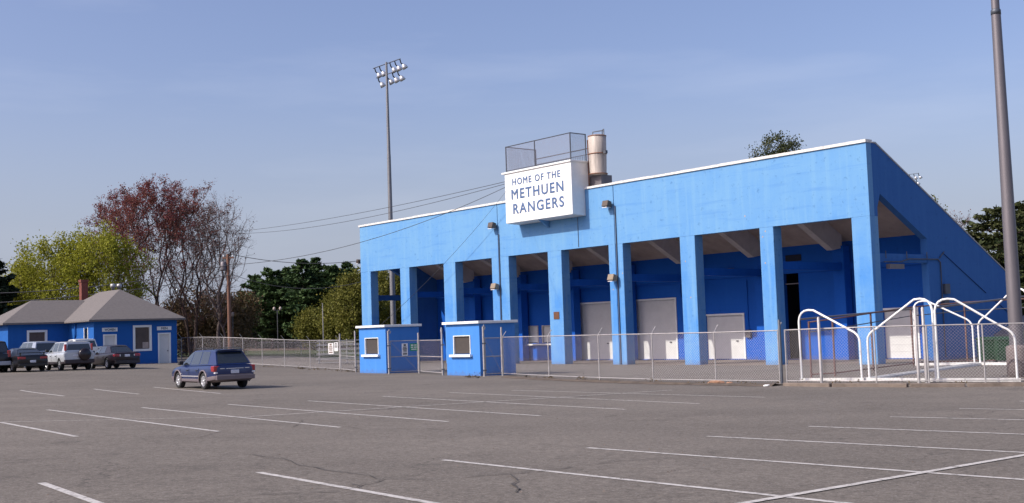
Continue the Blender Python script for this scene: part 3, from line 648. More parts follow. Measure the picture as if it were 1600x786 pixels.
# ================================================================== fences
def fence(label, pts, h, name='chain_link_fence', rail=None, chain=None, posts=True, arms=True, group=None, bottom=True, post_r=.026, spacing=None, back=(0, 1)):
    f0 = empty(name, pts[0], 0, label, 'fence', group); o = Vector(pts[0]); rail = rail or M['rail']; chain = chain or M['chain']
    P = [Vector(p)-o for p in pts]
    if spacing:
        Q = [P[0]]
        for a, b in zip(P[:-1], P[1:]):
            n = max(1, round((b-a).length/spacing))
            for k in range(1, n+1):
                q = a.lerp(b, k/n); q.z = G(q.x+o.x, q.y+o.y)-o.z; Q.append(q)
        P = Q
    up = Vector((0, 0, 1))
    for p in P:
        m = MB(); m.tube([p-up*.1, p+up*(h+.02)], post_r, 7)
        if arms: bk = Vector((back[0], back[1], 0)).normalized(); m.tube([p+up*h, p+up*(h+.28)+bk*.24], .018, 5)
        m.build('post', rail, f0)
    m = MB(); m.tube([p+up*h for p in P], .024, 6)
    m.build('top_rail', rail, f0)
    if bottom: MB().tube([p+up*.1 for p in P], .02, 6).build('bottom_rail', rail, f0)
    for i, (a, b) in enumerate(zip(P[:-1], P[1:])): uvpanel('mesh_panel', a+up*.06, b+up*.06, h-.06, chain, f0)
    return f0
FH = 1.86
nb = (v[0], v[1])
fr_pts = [gnd(x, y) for x, y in ((787, 586.5), (858, 590.5), (937, 593.8), (1021, 596.6), (1119, 598.3), (1219, 599.5))]
fence('chain link fence between the right ticket booth gate and the white goals', fr_pts, FH, back=nb)
fr2 = [gnd(x, y) for x, y in ((1230, 599.6), (1284, 600), (1370, 600), (1452, 599.5), (1540, 599), (1640, 598))]
fence('chain link fence standing in front of the white goal frames', fr2, FH, back=nb, arms=False, post_r=.026)
for k, (x, y, ht) in enumerate(((1222, 600, 2.2), (1284, 600.5, 2.22), (1436, 599.5, 2.45), (1448, 599.3, 2.42))):
    p = gnd(x, y); g_ = MB().tube([(0, 0, -.1), (0, 0, ht), (0, 0, ht+.04)], [.05, .05, .02], 10).build('gate_post', M['dkrail'] if k == 0 else M['rail']); g_.location = p
    tag(g_, ['dark gate post at the end of the long fence', 'thick capped gate post in front of the leftmost goal frame', 'thick gate post before the overlapping goal frames, the left of a pair', 'thick gate post before the overlapping goal frames, the right of a pair'][k], 'post')
fl = [gnd(x, y) for x, y in ((531, 578.5), (485, 576), (445, 573.5), (410, 571.5), (380, 570), (350, 568.5), (317, 567), (284, 566))]
flp = [fl[0]]
fence('chain link fence running from the left ticket booth towards the blue house', fl, FH+.04, back=(-v[0], -v[1]), arms=True)
# fence before the house
fh = [gnd(284, 566.3), gnd(235, 567.5), gnd(190, 569)]
fence('short chain link fence in front of the blue house wall', fh, FH-.1, arms=False)

def gate(a, b, h, label, brace=True, lean=1, posts=True):
    a = Vector(a); b = Vector(b); o = empty('chain_link_gate', a, 0, label, 'gate', 'chain link gates'); b = b-a; a = Vector((0, 0, 0)); up = Vector((0, 0, 1)); e = (b-a).normalized()
    m = MB(); a2 = a+e*.1; b2 = b-e*.03
    for z in (.12, h*.52, h): m.tube([a2+up*z, b2+up*z], .026, 6)
    m.tube([a2+up*.1, a2+up*h], .026, 6); m.tube([b2+up*.1, b2+up*h], .026, 6)
    if brace: m.tube([a2+up*h, b2+up*.12], .008, 4)
    m.build('gate_frame', M['rail'], o)
    uvpanel('mesh_panel', a2+up*.1, b2+up*.1, h-.1, M['chain'], o)
    if posts:
        MB().tube([a-up*.1, a+up*(h+.55)], .05, 8).tube([a+up*(h+.5), a+up*(h+.62)+e*.06, a+up*(h+.5)+e*.14, a+up*(h+.4)+e*.1], .03, 6).build('hinge_post', M['rail'], o)
    for z in (.3, h-.25): MB().box(-.06, .12, -.05, .05, z-.03, z+.03).build('hinge', M['dkrail'], o)
    return o
gh = 1.78
g1 = gate(gnd(608, 584.5), gnd(654, 583), gh, 'chain link gate leaf carrying a white sign and a green sign')
g2 = gate(gnd(692, 586.3), gnd(656, 583.2), gh, 'chain link gate leaf without signs, left of the nearer booth', brace=False)
g3 = gate(gnd(757, 588.5), gnd(785, 587), gh+.05, 'narrow chain link gate leaf right of the nearer booth')
g4 = gate(gnd(556, 582), gnd(533, 579.5), gh, 'narrow chain link gate leaf left of the farther booth', brace=False)
for p, ht, lb in ((gnd(785.5, 587.2), 2.35, 'tall galvanised post where the right gate meets the long fence'), (gnd(655, 583.4), 2.2, 'tall galvanised post between the two leaves of the signed gate'), (gnd(532, 579.3), 2.3, 'tall galvanised post at the end of the left fence')):
    o = MB().tube([(0, 0, -.1), (0, 0, ht)], .045, 8).build('gate_post', M['rail']); o.location = p; tag(o, lb, 'post')
def sign_board(a, b, frac0, frac1, z0, z1, material, label, marks, markmat, off=.06):
    """flat board hung on a gate, on the lot side"""
    a = Vector(a); b = Vector(b); e = (b-a); e.z = 0; ln = e.length; e.normalize(); n = Vector((e.y, -e.x, 0)); p = a+e*ln*frac0+n*off; w = ln*(frac1-frac0)
    o = empty('notice_board', (p.x, p.y, a.z), math.atan2(e.y, e.x), label, 'sign')
    MB().box(0, w, 0, .012, z0, z1).build('board', material, o)
    m = MB()
    for (x0, x1, y0, y1) in marks: m.box(x0*w, x1*w, -.006, -.001, z0+(z1-z0)*y0, z0+(z1-z0)*y1)
    m.build('notice_print', markmat, o); return o
ga, gb = gnd(608, 584.5), gnd(654, 583)
marks = [(.3, .7, .8, .93), (.2, .8, .66, .74), (.15, .85, .5, .6), (.2, .8, .38, .44), (.2, .8, .28, .33), (.15, .85, .1, .2)]
sign_board(ga, gb, .44, .64, .95, 1.62, M['white'], 'tall white notice hanging on the signed gate', marks, M['black'])
sign_board(ga, gb, .72, .98, 1.2, 1.6, M['signgreen'], 'green notice hanging on the signed gate', [(.12, .45, .7, .85), (.55, .88, .7, .85), (.1, .4, .42, .56), (.5, .9, .42, .56), (.15, .85, .15, .28)], M['white'])
sa, sb_ = gnd(512, 577), gnd(530, 578)
sign_board(gnd(515, 577.5), gnd(523, 577.9), 0, 1, 1.02, 1.72, M['white'], 'tall white notice on the left fence, the left of two before the bleachers', marks, M['bronze'])
sign_board(gnd(524.5, 577.9), gnd(530, 578.2), 0, 1, 1.2, 1.78, M['white'], 'narrow white notice on the left fence, the right of two before the bleachers', marks[:4], M['black'])

# kerb under the right fence, broken stone
kb = MB(); kp = [gnd(x, y) for x, y in ((1225, 603.5), (1300, 604.5), (1420, 605), (1510, 604.5), (1640, 603))]
k0 = kp[0].copy()
for i, (a, b) in enumerate(zip(kp[:-1], kp[1:])):
    a = a-k0; b = b-k0; g_ = .03; e = (b-a).normalized(); kb.beam(a+e*g_+Vector((0, 0, .02)), b-e*g_+Vector((0, 0, .02)), .22, .2)
kb = kb.build('kerb', M['kerb'], bevel=.02); kb.location = k0; tag(kb, kind='structure')
kb = MB(); kp = [gnd(x, y) for x, y in ((790, 590), (860, 594), (940, 597.5), (1021, 600), (1119, 602.0), (1225, 603.6))]; rnd = random.Random(5)
for a, b in zip(kp[:-1], kp[1:]):
    n = 10
    for k in range(n):
        p = a.lerp(b, (k+.5)/n)
    vs = []
k1 = kp[0].copy(); vs = []; fs = []; cnt = 0
for a, b in zip(kp[:-1], kp[1:]):
    for k in range(9):
        p = a.lerp(b, k/9); e = (b-a).normalized(); n2 = Vector((-e.y, e.x, 0))
        for w_ in (-.28, -.05, .2, .7): q = p+n2*(w_+rnd.uniform(-.08, .08)); vs.append((q.x, q.y, G(q.x, q.y)+(.008 if w_ in (-.28, .7) else .04+rnd.uniform(0, .05))))
        cnt += 1
for i in range(cnt-1):
    for k in range(3): fs.append((i*4+k, i*4+k+1, i*4+k+5, i*4+k+4))
M['dirt'] = mat('dirt_edge', (.105, .08, .06), .95, var=.4, scale=3, bump=.5)
o = MB().add(vs, fs).build('verge', M['dirt']); tag(o, kind='structure')
def rock(p, sx, sy, sz, seed, label, material, name='rock', cat='rock'):
    rnd = random.Random(seed); bm = bmesh.new(); bmesh.ops.create_icosphere(bm, subdivisions=2, radius=1)
    for w_ in bm.verts: w_.co = Vector((w_.co.x*sx, w_.co.y*sy, w_.co.z*sz))*rnd.uniform(.8, 1.12)
    me = bpy.data.meshes.new(name); bm.to_mesh(me); bm.free(); me.materials.append(material); o = bpy.data.objects.new(name, me); col.objects.link(o); o.location = p+Vector((0, 0, sz*.5)); tag(o, label, cat); return o
M['stone'] = mat('tan_stone', (.36, .20, .12), .9, var=.3, scale=8, bump=.4)
rock(gnd(1118, 600.5), .32, .16, .1, 1, 'flat tan stone lying at the foot of the long fence', M['stone'])
rock(gnd(1140, 601), .14, .1, .07, 2, 'small brown stone to the right of the flat tan stone', M['stone'])
rock(gnd(1198, 604), .13, .08, .05, 4, 'white crumpled litter at the kerb left of the goals', M['white'], 'litter', 'litter')

# rusty fence behind the goals
rf = [gnd(1268, 590), gnd(1305, 588), gnd(1365, 580), gnd(1428, 572), gnd(1512, 568), gnd(1640, 566)]
r0 = empty('pipe_fence', rf[0], 0, 'brown pipe rail fence behind the white goal frames', 'fence')
P = [p-rf[0] for p in rf]; up = Vector((0, 0, 1)); hts = [2.1, 2.15, 2.3, 2.55, 2.7, 2.75]
for p, h in zip(P, hts): MB().tube([p-up*.1, p+up*h], .04, 7).build('post', M['rust'], r0)
MB().tube([p+up*(h-.03) for p, h in zip(P, hts)], .03, 6).build('top_rail', M['rust'], r0)
MB().tube([p+up*(h-.4) for p, h in zip(P, hts)], .022, 6).build('middle_rail', M['dkrail'], r0)
MB().tube([p+up*.12 for p in P], .03, 6).build('bottom_rail', M['rust'], r0)

# ================================================================== goals
def goal_frame(b_tall, b_short, h, hs, parent):
    """rounded side frame: tall post, sloping top, short post, ground bar"""
    a = Vector(b_tall); b = Vector(b_short); e = (b-a); up = Vector((0, 0, 1)); pts = [a+up*.05]
    pts.append(a+up*(h-.42))
    c0, c1, c2 = a+up*(h-.42), a+up*(h+.05)+e*.02, a+up*(h-.06)+e*.26
    for t in (.2, .4, .6, .8, 1): pts.append(c0*(1-t)**2+c1*2*t*(1-t)+c2*t*t)
    c0, c1, c2 = a+up*(hs+.16)+e*.84, a+up*hs+e*1.0, b+up*(hs-.28)
    for t in (0, .25, .5, .75, 1): pts.append(c0*(1-t)**2+c1*2*t*(1-t)+c2*t*t)
    pts.append(b+up*.05)
    MB().tube(pts, .038, 8).build('side_frame', M['white'], parent)
    MB().beam(a+up*.07-e.normalized()*.05, b+up*.07+e.normalized()*.1, .12, .11).build('ground_bar', M['white_worn'], parent)
def goal(label, t1, s1_, t2, s2_, h1, h2, hs1, hs2):
    o = empty('soccer_goal', t1, 0, label, 'goal', 'white goals stored behind the fence'); q = Vector(t1)
    T1, S1 = Vector((0, 0, 0)), Vector(s1_)-q
    goal_frame(T1, S1, h1, hs1, o)
    if t2 is not None:
        T2, S2 = Vector(t2)-q, Vector(s2_)-q; goal_frame(T2, S2, h2, hs2, o)
        up = Vector((0, 0, 1)); MB().tube([T1+up*(h1-.35), T2+up*(h2-.35)], .035, 7).build('crossbar', M['steelpole'], o)
        MB().beam(S1+up*.06, S2+up*.06, .1, .1).build('rear_ground_bar', M['white_worn'], o)
    return o
goal('white goal whose near side frame stands leftmost, tall post on the left', gnd(1253, 596.5), gnd(1347, 596), gnd(1432, 572), gnd(1523, 570.5), 2.55, 2.8, 1.6, 1.85)
goal('white goal with its tall posts on the right, behind the thick gate post', gnd(1463, 597), gnd(1359, 596), gnd(1612, 571), gnd(1532, 571), 2.75, 3.1, 1.62, 1.85)
gC = goal('white goal at the right edge with tall post beside the thick gate post', gnd(1467, 597), gnd(1590, 597), None, None, 2.72, 0, 1.6, 0)

# bins behind
for k, (x, lb) in enumerate(((1546, 'dark green wheeled bin behind the goals, the left of two'), (1572, 'dark green wheeled bin behind the goals, the right of two'))):
    p = gnd(x, 567); b = empty('wheeled_bin', p, PHI+R(40), lb, 'bin', 'green bins')
    MB().prism([(-.38, .1), (.38, .1), (.45, 1.0), (-.45, 1.0)], 0, -.4, .4).build('body', M['green_bin'], b, bevel=.03)
    MB().prism([(-.5, 1.0), (.48, 1.0), (.44, 1.08), (-.3, 1.14)], 0, -.44, .44).build('lid', M['green_bin'], b, bevel=.02)
    for s in (-.36, .36): MB().lathe([(0, -.03), (.11, -.03), (.11, .03), (0, .03)], (s, .36, .11), (1, 0, 0), 14).build('wheel', M['black'], b)
rp_ = sdw(.7, 11.3, -.5); o = empty('ramp', rp_, PHI, 'grey sloping ramp against the foot of the blue end wall', 'ramp')
MB().prism([(-0.6, 1.1), (3.6, 2.3), (3.6, 2.12), (-.6, .92)], 0, 0, 1.2).build('ramp_deck', M['steelpole'], o)
MB().box(.05, .15, .1, .2, -.2, 1.2).box(.05, .15, 3.2, 3.3, -.2, 2.1).box(1.05, 1.15, .1, .2, -.2, 1.2).box(1.05, 1.15, 3.2, 3.3, -.2, 2.1).build('ramp_leg', M['dkrail'], o)

# ================================================================== poles
def lamp_head(o, offs, z, tilt, yaw, sc=1.0):
    pass
def flood_pole(loc, H_, label, rz, base_r=.26, top_r=.12, steps=True):
    o = empty('floodlight_pole', loc, rz, label, 'floodlight', 'stadium floodlight poles')
    MB().tube([(0, 0, 0), (0, 0, H_*.35), (0, 0, H_*.36), (0, 0, H_*.68), (0, 0, H_*.69), (0, 0, H_)], [base_r, base_r*.85, base_r*.8, base_r*.66, base_r*.6, top_r], 12).build('mast', M['floodmast'], o)
    for k, (z, xs_) in enumerate(((H_-.15, (-2.0, -1.2, .55, 1.35, 2.2)), (H_-1.15, (-1.5, .0, .9, 1.75)))):
        m = MB().tube([(xs_[0]-.25, 0, z), (xs_[-1]+.1, 0, z)], .04, 6)
        m.build('crossarm', M['darkpole'], o)
        for x in xs_:
            lh = MB().tube([(x, 0, z), (x, .12, z-.35), (x+.05, .3, z-.5)], .06, 6).build('lamp_arm', M['black'], o)
            ax = Vector((.25, .45, -.86)).normalized(); c = Vector((x+.05, .3, z-.45))
            MB().lathe([(.0, -.04), (.1, 0), (.18, .1), (.24, .25), (.28, .46), (.26, .46), (.22, .26), (.15, .12), (0, .05)], c, ax, 16).build('lamp_bowl', M['lampmetal'], lh)
    return o
pz = at(614.5, 500, 106); fp = flood_pole((pz.x, pz.y, -.7), 27.7, 'tall floodlight mast rising behind the left end of the stand', PHI, .27, .1)
q = at(1416, 268, 195); fp2 = flood_pole((q.x, q.y, -1), 26.8, 'distant floodlight mast whose lamps peek over the sloping end wall', PHI, .27, .1)
pb = gnd(1592, 588); o = empty('light_mast', pb, 0, 'thick grey steel mast on a concrete footing at the right edge', 'pole')
MB().tube([(0, 0, .6), (0, 0, 5), (0, 0, 10), (0, 0, 12.3)], [.235, .21, .172, .155], 20).tube([(0, 0, 12.3), (0, 0, 24)], [.135, .08], 16).build('mast', M['steelpole'], o)
MB().lathe([(0, -.2), (.36, -.2), (.36, .95), (.33, 1.0), (0, 1.16)], n=24).build('footing', mat('dark_concrete_footing', (.15, .12, .115), .9, var=.2), o)
MB().lathe([(.15, 12.25), (.165, 12.25), (.165, 12.4), (.13, 12.45)], n=20).build('joint_collar', M['dkrail'], o)
# utility pole
up_ = spot(359, 96); o = empty('utility_pole', up_, 0, 'brown wooden utility pole left of the pine trees', 'utility pole')
UH = 8.9-up_.z
MB().tube([(0, 0, -.2), (-.02, 0, 4), (-.05, 0, UH)], [.17, .15, .12], 10).build('mast', M['wood'], o)
m = MB().lathe([(0, 0), (.24, 0), (.26, .1), (.26, .65), (.2, .75), (0, .78)], (-.42, 0, UH-1.35), n=14); m.build('transformer', M['steelpole'], o)
MB().box(-.5, .45, -.06, .06, UH-.35, UH-.22).build('crossarm', M['wood'], o)
MB().lathe([(0, 0), (.05, 0), (.05, .15), (0, .18)], (-.4, 0, UH-.22), n=8).lathe([(0, 0), (.05, 0), (.05, .15), (0, .18)], (.35, 0, UH-.22), n=8).build('insulator', M['white'], o)
# cables
def cable(a, b, sag, label, r=.014):
    a = Vector(a); b = Vector(b); n = 24
    pts = [a.lerp(b, t/n) - a - Vector((0, 0, sag*4*(t/n)*(1-t/n))) for t in range(n+1)]
    o = MB().tube(pts, r, 4, cap=False).build('overhead_cable', M['wirem']); o.location = a; tag(o, label, 'cable', 'overhead cables'); return o
ptop = Vector((up_.x, up_.y, 8.75)); sgn = sdw(-28.45, -.9, 0)
S_ = lambda z: Vector((sgn.x, sgn.y, z))
cable(at(362, 365, 160), S_(12.2), .9, 'thin upper cable running from behind the bare tree to the sign box', .02)
cable(at(355, 363, 160), S_(12.35), .5, 'thin upper cable just below the topmost one, ending at the sign box', .02)
cable(at(361, 414, 96), S_(12.0), 1.1, 'dark cable rising from the utility pole in front of the stand to the sign', .02)
cable(at(360, 397, 96), sdw(-49.5, .4, 8.2), .5, 'dark cable from the pole top to the far left corner of the stand', .025)
cable(at(360, 428, 96), sdw(-49.4, .2, 6.4), .9, 'dark cable drooping in front of the pines to the left end of the stand', .02)
cable(at(358, 414, 96), at(-200, 455, 92), 1.0, 'cable running left from the pole across the lime tree', .03)
cable(at(358, 430, 96), at(-200, 480, 92), .6, 'lower cable running left from the pole above the house roof', .03)
cable(S_(11.8), sdw(s1-1.2, D1+.5, 2.35), .4, 'thin guy cable from the sign box down to the left ticket booth', .012)

# ================================================================== house
hA = at(146.6, 520, 84.0); HZ = .1
AXR = math.atan2(v[1], v[0])
house = empty('field_house', (hA.x, hA.y, HZ), AXR, 'low blue house with grey hipped roofs and a red chimney', 'house')
# local: x = to the right along the front, y = backwards
EV = 3.35; WX = 6.3; WY = 10.6; WGx = 4.4; WG0, WG1 = 5.3, 10.2
m = MB(); fronth = [(.72, 1.62, 0.0, 2.35), (2.95, 4.25, 1.15, 2.95), (4.85, 5.75, 0, 2.35)]
wall_with_holes(m, 0, WX, 0, EV, fronth, 0, .25)
m.box(WX-.2, WX, .251, WY, 0, EV); m.box(0, WX-.201, WY-.2, WY, 0, EV)
m2 = MB()
# left wall of the main block and the wing
for (y0, y1, z0, z1) in ((.251, 1.2, 0, EV), (1.2, 1.9, 0, 1.2), (1.2, 1.9, 2.9, EV), (1.9, WY-.201, 0, EV)): m.box(0, .25, y0, y1, z0, z1)
wh = [(-WGx+1.4, -WGx+2.75, 1.0, 2.85)]
wall_with_holes(m, -WGx, -.001, 0, EV, wh, WG0, WG0+.25); m.box(-WGx, -WGx+.2, WG0+.251, WG1, 0, EV); m.box(-WGx+.201, -.001, WG1-.2, WG1, 0, EV)
m.build('wall', M['house_blue'], house)
def hip(x0, x1, y0, y1, z, rise, ridge_axis, name='roof', oh=.5):
    x0 -= oh; x1 += oh; y0 -= oh; y1 += oh; m = MB()
    if ridge_axis == 'y':
        w = (x1-x0)/2; cx = (x0+x1)/2; r0 = (cx, y0+w, z+rise); r1 = (cx, y1-w, z+rise)
        vs = [(x0, y0, z), (x1, y0, z), (x1, y1, z), (x0, y1, z), r0, r1]; fs = [(0, 1, 4), (1, 2, 5, 4), (2, 3, 5), (3, 0, 4, 5)]
    else:
        w = (y1-y0)/2; cy = (y0+y1)/2; r0 = (x0+w, cy, z+rise); r1 = (x1, cy, z+rise)
        vs = [(x0, y0, z), (x1, y0, z), (x1, y1, z), (x0, y1, z), r0, r1]; fs = [(0, 1, 5, 4), (1, 2, 5), (2, 3, 4, 5), (3, 0, 4)]
    vs = vs+[(a, b, z-.13) for a, b, _ in vs[:4]]
    fs += [(0, 6, 7, 1), (1, 7, 8, 2), (2, 8, 9, 3), (3, 9, 6, 0), (6, 9, 8, 7)]
    m.add(vs, fs); return m.build(name, M['roof'], house)
rf1 = hip(0, WX, 0, WY, EV+.13, 2.35, 'y'); rf2 = hip(-WGx, 1.5, WG0, WG1, EV+.125, 1.75, 'x')
MB().box(2.3, 2.82, 9.0, 9.52, 4.0, 6.85).box(2.25, 2.87, 8.95, 9.57, 6.7, 6.9).build('chimney', M['brick'], rf1)
for x, y in ((3.7, 6.0), (4.25, 6.1)): MB().lathe([(0, 4.2), (.13, 4.2), (.13, 6.1), (.2, 6.12), (.2, 6.35), (.1, 6.42), (0, 6.42)], (x, y, 0), n=14).build('flue', M['galv'], rf1)
def hwin(x0, x1, z0, z1, y):
    w_ = MB().box(x0+.1, x1-.1, y+.1, y+.14, z0+.1, z1-.1).build('window', M['brownglass'], house)
    fm = MB(); fm.box(x0-.06, x0+.1, y-.05, y+.16, z0-.06, z1+.06); fm.box(x1-.1, x1+.06, y-.05, y+.16, z0-.06, z1+.06); fm.box(x0+.101, x1-.101, y-.05, y+.16, z1-.1, z1+.06); fm.box(x0+.101, x1-.101, y-.05, y+.16, z0-.06, z0+.1)
    fm.build('window_frame', M['white'], w_)
    MB().box((x0+x1)/2+.05, x1-.15, y+.07, y+.095, z0+.15, z0+.6).build('window_card', M['deck'], w_)
hwin(2.95, 4.25, 1.15, 2.95, 0); hwin(-WGx+1.4, -WGx+2.75, 1.0, 2.85, WG0)
for x0, txt in ((.72, 'WOMEN'), (4.85, 'MEN')):
    dd = MB().box(x0+.06, x0+.84, .1, .15, 0, 2.3).build('door', M['offwhite'], house)
    fm = MB(); fm.box(x0-.05, x0+.06, -.03, .2, 0, 2.4); fm.box(x0+.84, x0+.95, -.03, .2, 0, 2.4); fm.box(x0+.061, x0+.839, -.03, .2, 2.3, 2.4); fm.build('door_frame', M['white'], dd)
    MB().lathe([(0, 0), (.04, 0), (.04, .06), (0, .06)], (x0+.74, .04, 1.05), (0, 1, 0), 8).build('door_handle', M['dkrail'], dd)
    sgb = MB().box(x0-.12, x0+1.0, -.05, -.005, 2.6, 2.88).build('name_board', M['white'], house)
    text_mesh('letter', txt, .17, .8 if txt == 'WOMEN' else .5, M['dkrail'], sgb, Matrix.Translation((x0+.44, -.056, 2.655)) @ Matrix.Rotation(R(90), 4, 'X'), depth=.004)
# narrow window and pipe in the sunlit side wall
wl = MB().box(.1, .14, 1.2, 1.9, 1.2, 2.9).build('window', M['glass'], house)
MB().box(-.03, .09, 1.2, 1.9, 1.98, 2.08).box(-.03, .09, 1.12, 1.2, 1.15, 2.95).box(-.03, .09, 1.9, 1.98, 1.15, 2.95).build('window_frame', M['white'], wl)
MB().tube([(-.1, 3.6, 3.3), (-.1, 3.6, 2.5), (-.02, 3.9, 2.2)], .06, 7).build('downpipe', M['house_blue'], house)
m = MB(); m.box(-.52, .0-.5, -.5, WG0-.6, EV+.02, EV+.12); m.build('gutter', M['roof'], rf1)
# porch at the left edge
pp = at(-2, 520, 88); pr = empty('porch', (pp.x, pp.y, .25), AXR, 'small porch with white posts at the left edge beside the blue house', 'porch')
for x, y in ((0, 0), (1.0, 0), (0, 2), (1.0, 2)): MB().box(x-.11, x+.11, y-.11, y+.11, 0, 2.45).build('post', M['white'], pr)
MB().box(-3, 1.2, -.2, 2.2, 2.45, 2.72).build('beam', M['white'], pr)
MB().prism([(-.5, 2.721), (2.5, 2.721), (1.0, 3.5)], 0, -3.2, 1.5).build('roof', M['roof'], pr)
MB().box(-3, -.6, .5, 2.1, 0, 2.44).build('wall', M['house_blue'], pr)
MB().box(-.595, -.55, .7, 1.6, 0, 2.1).build('door', M['rust'], pr)

# ================================================================== vehicles
def loft_sections(sts):
    mb = MB(); secs = []
    for (x, w, zb, zt, cr) in sts:
        h = zt-zb
        half = [(0, zb), (w*.8, zb), (w*.955, zb+.07), (w*.99, zb+h*.28), (w, zb+h*.5), (w*.99, zb+h*.78), (w*.965, zt-.05), (w*.93, zt-.008), (w*.86, zt+cr*.3), (w*.45, zt+cr), (0, zt+cr*1.15)]
        ring = [(x, y, z) for y, z in half]+[(x, -y, z) for y, z in half[-2:0:-1]]
        secs.append(ring)
    n = len(secs[0]); vs = [p for r in secs for p in r]; fs = []
    for i in range(len(secs)-1):
        for k in range(n): fs.append((i*n+k, i*n+(k+1) % n, (i+1)*n+(k+1) % n, (i+1)*n+k))
    mb.add(vs, fs, 0, True); mb.add(secs[0], [tuple(range(n))], 0, True); mb.add(secs[-1], [tuple(range(n))], 0, True)
    return mb
def weld_sharp(o, ang=35):
    me = o.data; bm = bmesh.new(); bm.from_mesh(me); bmesh.ops.remove_doubles(bm, verts=bm.verts, dist=.0004); bmesh.ops.recalc_face_normals(bm, faces=bm.faces)
    for f_ in bm.faces: f_.smooth = True
    bm.to_mesh(me); bm.free(); me.set_sharp_from_angle(angle=R(ang))
def cut_arches(o, wheels, r, hw_, mats_dark=1):
    bm = bmesh.new()
    for (x, z) in wheels:
        for s in (-1, 1):
            mt = Matrix.Translation((x, s*(hw_-.1), z)) @ Matrix.Rotation(R(90), 4, 'X')
            bmesh.ops.create_cone(bm, cap_ends=True, segments=28, radius1=r, radius2=r, depth=.5, matrix=mt)
    me = bpy.data.meshes.new('cut'); bm.to_mesh(me); bm.free(); c = bpy.data.objects.new('cut', me); col.objects.link(c)
    par = o.parent; o.parent = None
    md = o.modifiers.new('b', 'BOOLEAN'); md.operation = 'DIFFERENCE'; md.solver = 'EXACT'; md.object = c
    dg = bpy.context.evaluated_depsgraph_get(); dg.update(); nm = bpy.data.meshes.new_from_object(o.evaluated_get(dg))
    o.modifiers.clear(); o.data = nm; bpy.data.objects.remove(c); o.parent = par
    for p in nm.polygons:
        for (x, z) in wheels:
            d_ = math.hypot(p.center.x-x, p.center.z-z)
            if d_ < r-.001+.02 and abs(p.center.y) < hw_*.985 and p.center.z > 0:
                if abs(p.normal.y) > .9 and abs(p.center.y) > hw_*.9: continue
                p.material_index = mats_dark
    nm.set_sharp_from_angle(angle=R(35))
def panel(q, ins, off, outward=None):
    q = [Vector(p) for p in q]; c = sum(q, Vector())/4; n = (q[2]-q[0]).cross(q[3]-q[1]).normalized()
    ctr = outward if outward is not None else Vector((0, 0, .9))
    if n.dot(c-ctr) < 0: n = -n
    def bil(a, b): return (q[0]*(1-a)+q[1]*a)*(1-b)+(q[3]*(1-a)+q[2]*a)*b
    L1 = max((q[1]-q[0]).length, .01); L2 = max((q[3]-q[0]).length, (q[2]-q[1]).length, .01); ia = min(.4, ins/L1); ib = min(.4, ins/L2)
    pts = [bil(a, b)+n*off for a, b in ((ia, ib), (1-ia, ib), (1-ia, 1-ib), (ia, 1-ib))]
    return pts, [p-n*(off+.01) for p in pts]
